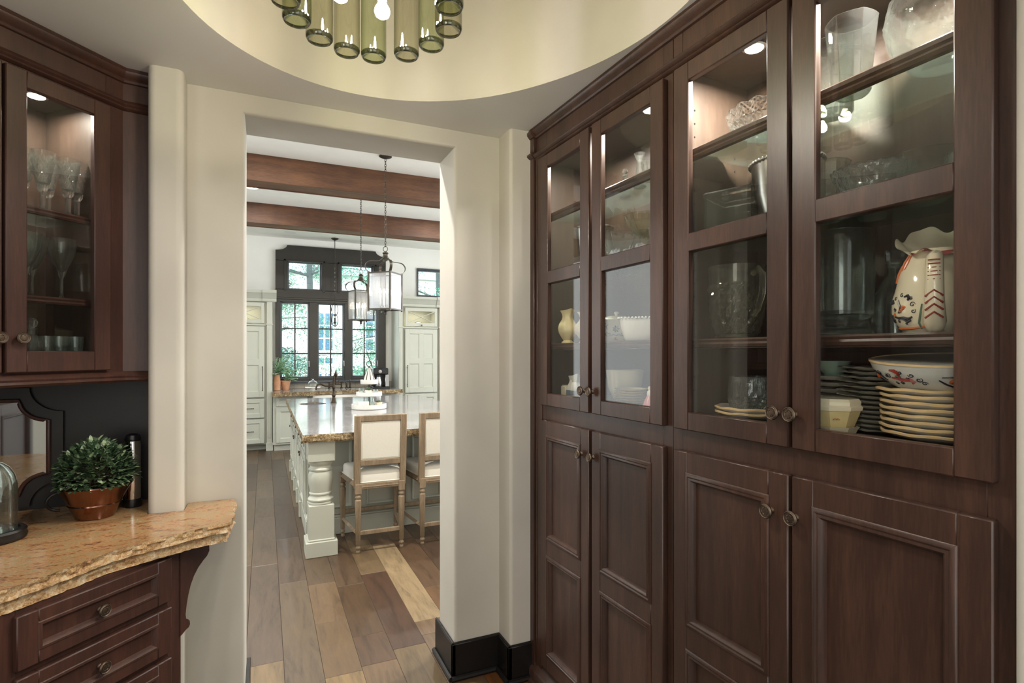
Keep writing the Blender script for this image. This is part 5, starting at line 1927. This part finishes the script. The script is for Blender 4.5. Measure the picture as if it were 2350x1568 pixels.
# ------------------------------------------------------------------ island
t = thing('kitchen_island', 'long cream kitchen island with turned corner legs', 'island', (0, 0, 0))
IX0, IX1, IY0, IY1 = .33, 1.95, 4.86, 7.72
b = B().box(IX0, IX1, IY0, IY1, .0, .872)
obj('carcass', b, KC, t, smooth=0)
b = B().box(IX0 - .02, IX1 + .02, IY0 - .02, IY1 + .02, 0, .14, .004).box(IX0 - .014, IX1 + .014, IY0 - .014, IY1 + .014, .14, .16, .006)
obj('plinth', b, KC, t)
for k in range(4):
    a = IX0 + .02 + k * .396
    b = B()
    b.box(a, a + .385, IY0 - .018, IY0, .17, .86, .003)
    fp = obj('front_panel', b, KC, t, smooth=0)
    obj('panel_molding', B().rings(a + .055, a + .33, .23, .80, [(0, IY0 - .017), (0, IY0 - .036), (.006, IY0 - .040), (.014, IY0 - .036), (.022, IY0 - .024), (.026, IY0 - .0185)]), KC, fp, smooth=25)
# doors on the long side, seen at a glancing angle
MS = Matrix.Translation((IX0, 0, 0)) @ Matrix.Rotation(-PI / 2, 4, 'Z')     # local x = -world y


def side_piece(x0, x1, z0, z1, name, kz=None, ks=1):
    b = B(MS)
    b.box(-x1, -x0, -.02, 0, z0, z1, .003)
    d_ = obj(name, b, KC, t, smooth=0)
    nb = B(MS).rings(-x1 + .05, -x0 - .05, z0 + .05, z1 - .05, [(0, -.019), (0, -.030), (.008, -.033), (.016, -.026), (.022, -.0195)])
    obj('panel', nb, KC, d_, smooth=25)
    if kz:
        k = knob(d_, 0, 0, 0, .014)
        k.location = (IX0 - .02, x0 + .05 if ks > 0 else x1 - .05, kz)
        k.rotation_euler = (0, 0, -PI / 2)


yy = 4.98
for k in range(5):
    side_piece(yy, yy + .50, .68, .85, 'drawer', .77)
    side_piece(yy, yy + .50, .18, .66, 'door', .60, 1 if k % 2 else -1)
    b = B(MS).box(-yy - .535, -yy - .505, -.028, 0, .0, .86, .003).box(-yy - .545, -yy - .495, -.04, 0, 0, .15, .004)
    obj('side_pilaster', b, KC, t, smooth=0)
    yy += .54


def island_leg(cx, cy):
    b = B()
    b.box(cx - .115, cx + .115, cy - .115, cy + .115, 0, .115, .004)
    b.box(cx - .098, cx + .098, cy - .098, cy + .098, .112, .132, .008)
    b.box(cx - .092, cx + .092, cy - .092, cy + .092, .125, .385, .004)
    b.box(cx - .098, cx + .098, cy - .098, cy + .098, .715, .872, .004)
    n = 4
    pr_ = [(.075, .372), (.092, .390), (.092, .398), (.088, .404), (.094, .412), (.095, .422), (.088, .430), (.080, .440), (.078, .452), (.084, .460), (.084, .468), (.079, .476), (.082, .500), (.088, .535), (.0905, .57), (.090, .60), (.084, .625), (.080, .634), (.087, .642), (.088, .652), (.080, .662), (.078, .676), (.086, .690), (.091, .700), (.091, .712), (.085, .718)]
    b.lathe(pr_, 40, (cx, cy, 0))
    lg = obj('turned_leg', b, KC, t, smooth=30)
    lg['label'] = 'thick turned baluster leg on a square block'


island_leg(.392, 4.462)
island_leg(1.87, 4.462)

t = thing('island_countertop', 'dark grey brown granite island top with a chiselled edge and oval sink cutout', 'countertop', (0, 0, 0))
b = B()
sx, sy, srx, sry = .523, 6.95, .150, .165
out = subdiv([(.256, 4.325), (2.02, 4.325)], .018) + subdiv([(2.02, 4.34), (2.02, 7.80)], .06) + subdiv([(2.02, 7.815), (.256, 7.815)], .06) + subdiv([(.256, 7.80), (.256, 4.34)], .022)
vs, fs = [], []
rz = [.872, .884, .900, .916, .93]
for r, z in enumerate(rz):
    for i, p in enumerate(out):
        a = out[i - 1]
        c = out[(i + 1) % len(out)]
        dx, dy = c[0] - a[0], c[1] - a[1]
        L = math.hypot(dx, dy) or 1
        o_ = (.004 if 0 < r < 4 else 0) + R.uniform(-.004, .004) * (1 if 0 < r < 4 else .5)
        vs.append((p[0] + dy / L * o_, p[1] - dx / L * o_, z))
n = len(out)
for r in range(4):
    for i in range(n):
        j = (i + 1) % n
        fs.append((r * n + i, r * n + j, (r + 1) * n + j, (r + 1) * n + i))
for zr, rr0 in ((4, 4), (0, 0)):
    base_i = len(vs)
    for i in range(n):
        p = vs[rr0 * n + i]
        a = math.atan2((p[1] - sy) / sry, (p[0] - sx) / srx)
        vs.append((sx + srx * math.cos(a), sy + sry * math.sin(a), rz[zr]))
    for i in range(n):
        j = (i + 1) % n
        fs.append((rr0 * n + i, rr0 * n + j, base_i + j, base_i + i))
    if zr == 4:
        t0_ = base_i
for i in range(n):
    j = (i + 1) % n
    fs.append((t0_ + i, t0_ + j, t0_ + n + j, t0_ + n + i))
b.add(vs, fs)
top = obj('slab', b, 'island_granite', t, smooth=22)
top.data.materials.append(MATS['island_granite_rough'])
for p in top.data.polygons:
    if abs(p.normal.z) < .8:
        p.material_index = 1
t = thing('island_sink', 'oval dark metal prep sink sunk into the island top', 'sink', (sx, sy, .93))
o = obj('bowl', B().lathe([(.150, -.008), (.156, -.010), (.150, -.06), (.125, -.12), (.07, -.15), (0, -.152), (0, -.146), (.068, -.144), (.12, -.115), (.144, -.06), (.147, -.010)], 40), 'sink_metal', t)
o.scale = (1, 1.1, 1)

t = thing('island_faucet', 'tall bronze faucet with a swan spout on the island', 'faucet', (.764, 6.965, .93))
b = B()
b.lathe([(0, 0), (.034, 0), (.034, .008), (.026, .020), (.022, .05), (.017, .075), (.023, .085), (.023, .095), (.016, .105), (.014, .17), (.020, .18), (.020, .20), (.014, .21), (.013, .30), (.016, .31), (.010, .33), (0, .332)], 20)
obj('column', b, 'bronze', t)
sp = [(-.012, 0, .205), (-.06, -.01, .205), (-.10, -.02, .208), (-.135, -.03, .225), (-.165, -.04, .235), (-.19, -.05, .228), (-.205, -.055, .20), (-.208, -.056, .165)]
obj('spout', B().tube(sp, .0105, 10), 'bronze', t)
b = B()
b.cyl((-.04, .01, .245), (.06, -.01, .245), .008, seg=8).cyl((.06, -.01, .235), (.06, -.01, .275), .006, seg=8)
b.tube([(0, 0, .325), (.02, -.004, .362), (.032, -.008, .345), (.036, -.01, .315)], [.009, .012, .011, .007], 8)
obj('lever', b, 'bronze', t)

# tiered tray with its small things
TX, TY = 1.039, 6.099
t = thing('tiered_tray', 'white three tier round tray stand on the island', 'tray', (TX, TY, .93))


def tier(r, z, h):
    return B().lathe([(0, z), (r * .96, z), (r, z + .006), (r, z + h), (r - .008, z + h), (r - .008, z + .012), (0, z + .012)], 48)


obj('tier', tier(.185, 0, .052), 'white_paint', t)
obj('tier', tier(.138, .138, .046), 'white_paint', t)
obj('tier', tier(.092, .270, .046), 'white_paint', t)
b = B().cyl((0, 0, .01), (0, 0, .462), .006, seg=8)
obj('pole', b, 'black_iron', t)
obj('ring', B().tube([(.026 * math.cos(a), 0, .490 + .030 * math.sin(a)) for a in [2 * PI * k / 20 for k in range(20)]], .004, 8, loop=True), 'black_iron', t)


def succulent(label, x, y, z, w, potm, seed, square=True):
    t = thing('potted_succulent', label, 'plant', (x, y, z))
    if square:
        obj('pot', B().box(-w, w, -w * .7, w * .7, 0, .055, .003), potm, t)
    else:
        obj('pot', B().lathe([(0, 0), (w * .8, 0), (w, .06), (w * .9, .06), (0, .055)], 24), potm, t)
    rr = random.Random(seed)
    b = B()
    for k in range(26):
        a = rr.uniform(0, 2 * PI)
        e = rr.uniform(.2, 1.4)
        leaf(b, (math.cos(a) * w * .3, math.sin(a) * w * .3, .056), Vector((math.cos(a) * math.cos(e), math.sin(a) * math.cos(e), math.sin(e))), w * .95, w * .35)
    o = obj('rosette', b, 'leaf_mid', t, smooth=0)
    return t


succulent('little succulent in a grey square pot on the middle tier', TX - .02, TY - .06, .93 + .151, .034, 'grey_ceramic', 1)
succulent('little succulent in a pale round pot on the bottom tier', TX + .095, TY - .065, .93 + .013, .034, 'ivory_ceramic', 2, False)
t = thing('book_block', 'small white book shaped block lying on the bottom tier', 'block', (TX - .075, TY - .075, .943), .25)
obj('cover', B().box(-.062, .05, -.028, .028, 0, .075, .003), 'white_paint', t)
obj('spine', B().box(.0505, .056, -.026, .026, .001, .074, .002), 'grey_ceramic', t)
vessel('votive_glass', 'clear votive glass at the window side of the middle tier', 'glass', 'clear_glass', [(.02, 0), (.024, .003), (.028, .075)], (TX - .088, TY - .04, 1.081), .002)
vessel('votive_glass', 'clear votive glass at the far end of the middle tier', 'glass', 'clear_glass', [(.02, 0), (.024, .003), (.026, .06)], (TX + .06, TY - .06, 1.081), .002)
vessel('salt_cellar', 'tiny brown lidded pot beside the grey square pot', 'pot', 'bronze', [(.014, 0), (.016, .003), (.016, .03), (.012, .034)], (TX - .068, TY - .085, 1.081), .002)
vessel('small_carafe', 'small glass carafe standing behind the pole on the bottom tier', 'carafe', 'clear_glass', [(.022, 0), (.026, .003), (.026, .05), (.014, .085), (.018, .11)], (TX + .03, TY - .035, .943), .002)
t = thing('striped_gnome', 'cone shaped white ornament with dark stripes on the top tier', 'ornament', (TX, TY, .93 + .283))
cp_ = [(.0, 0), (.066, 0), (.070, .006), (.050, .07), (.026, .135), (.012, .160), (0, .164)]
obj('cone', B().lathe(cp_, 32), 'linen', t)
b = B()
for k in range(8):
    a = 2 * PI * k / 8 + .1
    b.tube([((r + .0005) * math.cos(a), (r + .0005) * math.sin(a), z) for r, z in cp_[2:6]], [.009, .0075, .005, .003], 6, flat=.5)
obj('stripes', b, 'bronze', t)


# ------------------------------------------------------------------ stools
def stool():
    t = thing('counter_stool', 'counter stool with square cushioned back, in full view before the turned island leg', 'stool', (.818, 4.31, 0), 0, 'counter stools at the island')
    wm = 'weathered_oak'
    lean = Matrix.Identity(4)
    lean[1][2] = -.075                      # y shifts with height: raked back
    lean[1][3] = .075 * .52
    b = B(lean)
    b.box(-.200, -.152, -.018, .018, .50, 1.062, .004).box(.152, .200, -.018, .018, .50, 1.062, .004)
    b.box(-.153, .153, -.017, .017, 1.014, 1.062, .004).box(-.153, .153, -.015, .015, .672, .716, .004)
    obj('back_frame', b, wm, t)
    b = B(lean)
    b.box(-.154, .154, -.009, .006, .714, 1.016, .006)
    b.box(-.150, .150, -.0115, .022, .719, 1.011, .010)
    obj('back_cushion', b, 'linen', t)
    # seat
    me = B().box(-.205, .205, .0, .46, 0, .085).mesh('seat', 0)
    bm = bmesh.new()
    bm.from_mesh(me)
    for v_ in bm.verts:
        q = v_.co.y / .46
        v_.co.x *= .82 + .28 * q
    bmesh.ops.bevel(bm, geom=[e for e in bm.edges if e.verts[0].co.z + e.verts[1].co.z > .06], offset=.026, segments=3, affect='EDGES', profile=0.5)
    bmesh.ops.triangulate(bm, faces=[f for f in bm.faces if len(f.verts) > 4])
    bmesh.ops.subdivide_edges(bm, edges=[e for e in bm.edges if e.calc_length() > .15], cuts=7, use_grid_fill=True)
    for v_ in bm.verts:
        hx = abs(v_.co.x) / (.205 * (.82 + .28 * v_.co.y / .46))
        hy = abs(v_.co.y - .23) / .23
        if v_.co.z > .04:
            v_.co.z += .026 * max(0, 1 - hx ** 2.6) * max(0, 1 - hy ** 2.6)
    bm.to_mesh(me)
    bm.free()
    me.polygons.foreach_set('use_smooth', [True] * len(me.polygons))
    me.set_sharp_from_angle(angle=math.radians(50))
    st = obj('seat', me, 'linen', t, loc=(0, .0, .535))
    b = B()
    for sx_ in (-1, 1):
        b.tube([(sx_ * .168, .0, .54), (sx_ * .226, .46, .54)], .005, 6)
    b.tube([(-.168, .0, .54), (.168, 0, .54)], .005, 6).tube([(-.226, .46, .54), (.226, .46, .54)], .005, 6)
    obj('piping', b, 'linen', t)
    b = B()
    b.box(-.165, .165, -.012, .012, .490, .534, .003).box(-.165, .165, -.016, .0, .505, .512, .002).box(-.22, .22, .45, .474, .490, .534, .003)
    for sx_ in (-1, 1):
        b.tube([(sx_ * .170, .0, .512), (sx_ * .224, .46, .512)], .024, 4)
    obj('apron', b, wm, t, smooth=20)
    lp_ = [(.0, 0), (.012, 0), (.015, .006), (.015, .018), (.011, .026), (.014, .032), (.0185, .040), (.0185, .048), (.014, .056), (.0125, .062), (.0165, .070), (.0235, .40), (.0235, .408), (.017, .414), (.0165, .420), (.0225, .428), (.0225, .438), (.017, .446), (.0165, .452), (.022, .458), (.0, .458)]

    def flut(a, i, r, z):
        return (r * (1 + (.06 * abs(math.sin(5 * a)) if .068 < z < .405 else 0)), z)
    for x, y in ((-.167, 0), (.167, 0), (-.222, .458), (.222, .458)):
        b = B().lathe(rows(lp_[:10], 1)[:-1] + rows(lp_[9:], 1), 24, (x, y, 0), flut)
        b.box(x - .0245, x + .0245, y - .022, y + .022, .456, .535, .004)
        obj('leg', b, wm, t, smooth=30)
    b = B().box(-.155, .155, -.011, .011, .140, .172, .003)
    obj('stretcher', b, wm, t, smooth=0)
    b = B().box(-.205, .205, .447, .469, .195, .225, .003)
    obj('stretcher', b, wm, t, smooth=0)
    for sx_ in (-1, 1):
        b = B().tube([(sx_ * .170, .01, .150), (sx_ * .220, .45, .150)], .016, 4)
        obj('stretcher', b, wm, t, smooth=0)
    return t


s1 = stool()
dup(s1, (1.319, 4.303, 0), label='counter stool with square cushioned back, cut off by the door jamb')


# ------------------------------------------------------------------ lanterns
def chain(b, x, y, z0, z1, link=.034, r=.0028):
    n = max(1, int(round((z1 - z0) / (link * .74))))
    st = (z1 - z0) / n
    for k in range(n):
        zc = z0 + st * (k + .5)
        h, w_ = st * .66, .0085
        pts = []
        for q in range(10):
            a = 2 * PI * q / 10
            u, v_ = w_ * math.cos(a), h * math.sin(a)
            pts.append((x + (u if k % 2 else 0), y + (0 if k % 2 else u), zc + v_))
        b.tube(pts, r, 5, loop=True)


def lantern(label, x, y, zt, rot, wd=.235, hgt=.365):
    t = thing('lantern_pendant', label, 'lantern', (x, y, 0), rot, 'lanterns over the island')
    h = wd / 2
    z1, z0 = zt, zt - hgt
    b = B()
    for sx_ in (-1, 1):
        for sy_ in (-1, 1):
            b.box(sx_ * h - .008, sx_ * h + .008, sy_ * h - .008, sy_ * h + .008, z0 - .012, z1 + .006, .001)
    for z in (z0, z1 - .012):
        for s_ in (-1, 1):
            b.box(-h, h, s_ * h - .007, s_ * h + .007, z, z + .012).box(s_ * h - .007, s_ * h + .007, -h, h, z, z + .012)
    obj('frame', b, 'lantern_metal', t, smooth=0)
    for k in range(4):
        M_ = Matrix.Rotation(k * PI / 2, 4, 'Z')
        obj('pane', B(M_).box(-h + .009, h - .009, h - .002, h + .002, z0 + .013, z1 - .013), 'seeded_glass', t, smooth=0)
    # candle cluster
    b = B()
    b.cyl((0, 0, z0 - .02), (0, 0, z1 + .02), .005, seg=8)
    b.lathe([(0, z0 - .05), (.010, z0 - .045), (.016, z0 - .03), (.012, z0 - .015), (.05, z0 - .004), (0, z0)], 16)
    for s_ in (-1, 1):
        b.box(-h, h, -.006, .006, z0, z0 + .006).box(-.006, .006, -h, h, z0, z0 + .006)
    cl = obj('stem', b, 'lantern_metal', t)
    for k in range(4):
        a = PI / 4 + k * PI / 2
        px, py = .052 * math.cos(a), .052 * math.sin(a)
        c = B().tube([(0, 0, z0 + .03), (px * .6, py * .6, z0 + .02), (px, py, z0 + .05)], .004, 6)
        c.cyl((px, py, z0 + .05), (px, py, z0 + .15), .010, seg=10)
        cd = obj('candle', c, 'white_paint', t)
        obj('flame_bulb', B().lathe([(0, .15), (.006, .152), (.012, .172), (.010, .19), (.004, .212), (0, .218)], 12, (px, py, z0)), 'candle_glow', cd)
    # crown straps
    zn = z1 + .15
    for k in range(4):
        a = PI / 4 + k * PI / 2
        ux, uy = math.cos(a), math.sin(a)
        rc = h * 1.414
        pr_ = [(rc, z1), (rc * 1.16, z1 + .03), (rc * 1.18, z1 + .07), (rc * .98, z1 + .105), (rc * .62, z1 + .112), (rc * .34, z1 + .12), (.024, zn)]
        pts = []
        for q in range(len(pr_) - 1):
            g0, g1, g2, g3 = pr_[max(q - 1, 0)], pr_[q], pr_[q + 1], pr_[min(q + 2, len(pr_) - 1)]
            for u in range(5):
                f_ = u / 5
                pts.append(tuple(.5 * (2 * g1[i_] + (g2[i_] - g0[i_]) * f_ + (2 * g0[i_] - 5 * g1[i_] + 4 * g2[i_] - g3[i_]) * f_ ** 2 + (3 * g1[i_] - g0[i_] - 3 * g2[i_] + g3[i_]) * f_ ** 3) for i_ in (0, 1)))
        pts.append(pr_[-1])
        wv = .013
        vs_, fs_ = [], []
        for r_, z in pts:
            for s_, th_ in ((-1, 0), (1, 0), (1, .003), (-1, .003)):
                vs_.append((ux * (r_ + th_) - uy * wv * s_, uy * (r_ + th_) + ux * wv * s_, z + th_))
        for q in range(len(pts) - 1):
            for u in range(4):
                v2 = (u + 1) % 4
                fs_.append((q * 4 + u, q * 4 + v2, q * 4 + 4 + v2, q * 4 + 4 + u))
        obj('strap', B().add(vs_, fs_), 'lantern_metal', t)
    b = B().lathe([(.0, zn - .03), (.018, zn - .03), (.020, zn - .01), (.028, zn), (.030, zn + .012), (.022, zn + .02), (.022, zn + .035), (.030, zn + .045), (.026, zn + .055), (.006, zn + .062), (0, zn + .062)], 20)
    obj('neck', b, 'lantern_metal', t)
    b = B()
    b.tube([(.024 * math.cos(2 * PI * k / 16), 0, zn + .088 + .026 * math.sin(2 * PI * k / 16)) for k in range(16)], .0035, 6, loop=True)
    chain(b, 0, 0, zn + .112, KZ - .03)
    obj('chain', b, 'lantern_metal', t)
    obj('canopy', B().lathe([(0, KZ), (.062, KZ), (.062, KZ - .008), (.040, KZ - .018), (.012, KZ - .028), (0, KZ - .030)], 24), 'lantern_metal', t)
    d = bpy.data.lights.new('lantern_light', 'POINT')
    d.energy = 2.5
    d.color = WARM
    d.shadow_soft_size = .05
    o = bpy.data.objects.new('lantern_light', d)
    COL.objects.link(o)
    o.location = (x, y, z0 + .20)
    return t


lantern('larger looking seeded glass lantern pendant hung nearest the doorway', 1.083, 5.43, 2.325, math.radians(-41))
lantern('seeded glass lantern pendant hung deeper in the kitchen, past the first', 1.083, 6.94, 2.305, math.radians(13.3))
t = thing('sink_pendant', 'slim iron pendant of interlaced loops hanging before the sink window', 'pendant', (1.08, 9.68, 0))
obj('canopy', B().lathe([(0, KZ), (.060, KZ), (.060, KZ - .012), (.035, KZ - .030), (.010, KZ - .040), (0, KZ - .042)], 24), 'lantern_metal', t)
b = B().cyl((0, 0, KZ - .04), (0, 0, 3.1), .006, seg=8)
chain(b, 0, 0, 2.36, 3.1, .05, .004)
obj('chain', b, 'lantern_metal', t)
b = B()
for k in range(2):
    for zc in (2.27, 2.09):
        pts = []
        for q in range(24):
            a = 2 * PI * q / 24
            u = .052 * math.cos(a)
            pts.append((u * (1 if k == 0 else .3), u * (.3 if k == 0 else 1), zc + .105 * math.sin(a)))
        b.tube(pts, .006, 6, loop=True)
obj('loops', b, 'black_iron', t)
obj('candle_cup', B().lathe([(0, 2.03), (.02, 2.035), (.024, 2.06), (.012, 2.07), (.012, 2.13), (0, 2.135)], 16), 'black_iron', t)

# ------------------------------------------------------------------ outside the window
struct('ground', B().box(-14, 30, 10.25, 60, -.4, -.15), 'lawn', smooth=0)


def tree(label, x, y, h, r0, crown, n, seed, mats=('tree_leaf_a', 'tree_leaf_b'), fork=None, ls=.10):
    t = thing('tree', label, 'tree', (x, y, -.2))
    rr = random.Random(seed)
    b = B()
    b.tube([(0, 0, 0), (.02, 0, h * .3), (-.02, .02, h * .6), (0, 0, h)], [r0 * 1.25, r0 * 1.05, r0 * .9, r0 * .35], 10)
    tips = []
    z0 = fork or h * .35
    for k in range(26):
        a = rr.uniform(0, 2 * PI)
        z = z0 + (h - z0) * (k / 26) ** 1.1 if k > 7 else z0 + rr.uniform(-.05, .05)
        ln = crown * (1 - .55 * (z - z0) / max(.1, h - z0)) * rr.uniform(.7, 1.1)
        e = rr.uniform(-.15, .55)
        p = [(0, 0, z), (math.cos(a) * ln * .35, math.sin(a) * ln * .35, z + ln * .35 * math.sin(e) + .1), (math.cos(a) * ln * .7, math.sin(a) * ln * .7, z + ln * .6 * math.sin(e)), (math.cos(a) * ln, math.sin(a) * ln, z + ln * .75 * math.sin(e) - .12)]
        b.tube(p, [r0 * .32, r0 * .22, r0 * .13, .006], 6)
        tips.append((p, ln))
    obj('trunk', b, 'bark', t)
    for mi, mt in enumerate(mats):
        lb = B()
        for k in range(n // 2):
            p, ln = rr.choice(tips)
            q = rr.uniform(.25, 1.05)
            i = min(2, int(q * 3))
            f_ = q * 3 - i
            c = Vector(p[i]).lerp(Vector(p[i + 1]), min(f_, 1))
            c += Vector((rr.gauss(0, .16), rr.gauss(0, .16), rr.gauss(-.03, .13))) * (ln * .45 + .2)
            d = Vector((rr.uniform(-1, 1), rr.uniform(-1, 1), rr.uniform(-.7, .3)))
            leaf(lb, c, d, ls * rr.uniform(.7, 1.3), ls * .42, Vector((rr.uniform(-.5, .5), rr.uniform(-.5, .5), 1)))
        o = obj('leaves', lb, mt, t, smooth=0)
        o['kind'] = 'stuff'
    return t


tree('slim tree whose trunk forks behind the upper window pane', 1.07, 15.0, 6.4, .085, 2.5, 20000, 21, fork=3.75, ls=.055)
tree('leafy tree filling the first lower window pane', -.2, 17.5, 5.2, .10, 2.6, 22000, 4, fork=1.0, ls=.065)
tree('leafy tree seen behind the coffee maker', 3.6, 17.0, 4.4, .08, 2.1, 18000, 9, fork=.8, ls=.065)
tree('tree seen through the small high window', 4.6, 15.2, 6.8, .12, 2.4, 12000, 15, fork=3.2, ls=.07)
tree('broad tree behind the house gable', 9.5, 37.0, 11.5, .2, 5.4, 9000, 17, fork=3.0, ls=.2)


def shrub(label, x, y, r, h, n, seed):
    t = thing('shrub', label, 'shrub', (x, y, -.2))
    rr = random.Random(seed)
    st = B()
    for k in range(10):
        a = rr.uniform(0, 2 * PI)
        st.tube([(0, 0, 0), (math.cos(a) * r * .3, math.sin(a) * r * .3, h * .5), (math.cos(a) * r * .6, math.sin(a) * r * .6, h * .9)], [.015, .01, .004], 5)
    obj('stem', st, 'bark', t)
    lb = B()
    for k in range(n):
        a = rr.uniform(0, 2 * PI)
        q = rr.random() ** .5
        z = rr.uniform(.08, 1)
        rad = r * math.sin(PI * (.12 + .80 * z)) * q
        leaf(lb, (math.cos(a) * rad, math.sin(a) * rad, z * h), Vector((math.cos(a), math.sin(a), rr.uniform(-.6, .8))), .075 * rr.uniform(.7, 1.3), .032)
    o = obj('leaves', lb, 'tree_leaf_b' if seed % 2 else 'tree_leaf_a', t, smooth=0)
    o['kind'] = 'stuff'


shrub('green shrub outside below the first window pane', .35, 13.0, .8, 1.85, 5200, 31)
shrub('green shrub outside below the last window pane', 2.75, 13.4, .9, 2.0, 5200, 32)
t = thing('picket_fence', 'low pale picket fence across the far lawn', 'fence', (0, 21.5, -.2))
for z in (.35, .95):
    obj('rail', B().box(-4, 9, .02, .05, z, z + .06), 'fence_paint', t, smooth=0)
pk = B()
pk.prism([(-.035, 0), (.035, 0), (.035, 1.14), (0, 1.2), (-.035, 1.14)], 0, .02, 'y')
pkm = pk.mesh('picket', 0)
pkm.materials.append(MATS['fence_paint'])
for k in range(80):
    obj('picket', pkm, None, t, loc=(-3.95 + k * .16, 0, 0))
t = thing('house', 'white neighbouring house with blue paned windows beyond the fence', 'house', (0, 25.0, -.2))
obj('wall', B().box(.6, 12, 0, 5, 0, 5.2), 'stucco', t, smooth=0)
b = B()
b.prism([(-.5, 5.1), (5.5, 5.1), (2.5, 7.6)], .2, 12.4, 'x')
obj('roof', b, 'roof_shingle', t, smooth=0)
for x, z, w_, h_ in ((2.35, 2.45, .75, 1.65), (4.45, 2.45, .75, 1.65), (6.6, 2.45, .75, 1.65), (2.35, .9, .75, .9)):
    f = obj('window', B().box(x - w_ / 2 - .08, x + w_ / 2 + .08, -.06, -.003, z - h_ / 2 - .08 + .2, z + h_ / 2 + .08 + .2, .01), 'white_paint', t, smooth=0)
    for cx_ in (-1, 1):
        for cz_ in (-1, 0, 1):
            if h_ < 1 and cz_ == 0:
                continue
            hh = h_ / 3 - .05
            obj('pane', B().box(x + cx_ * w_ / 4 - w_ / 4 + .03, x + cx_ * w_ / 4 + w_ / 4 - .03, -.066, -.058, z + .2 + cz_ * h_ / 3 - hh / 2, z + .2 + cz_ * h_ / 3 + hh / 2), 'far_pane', f, smooth=0)
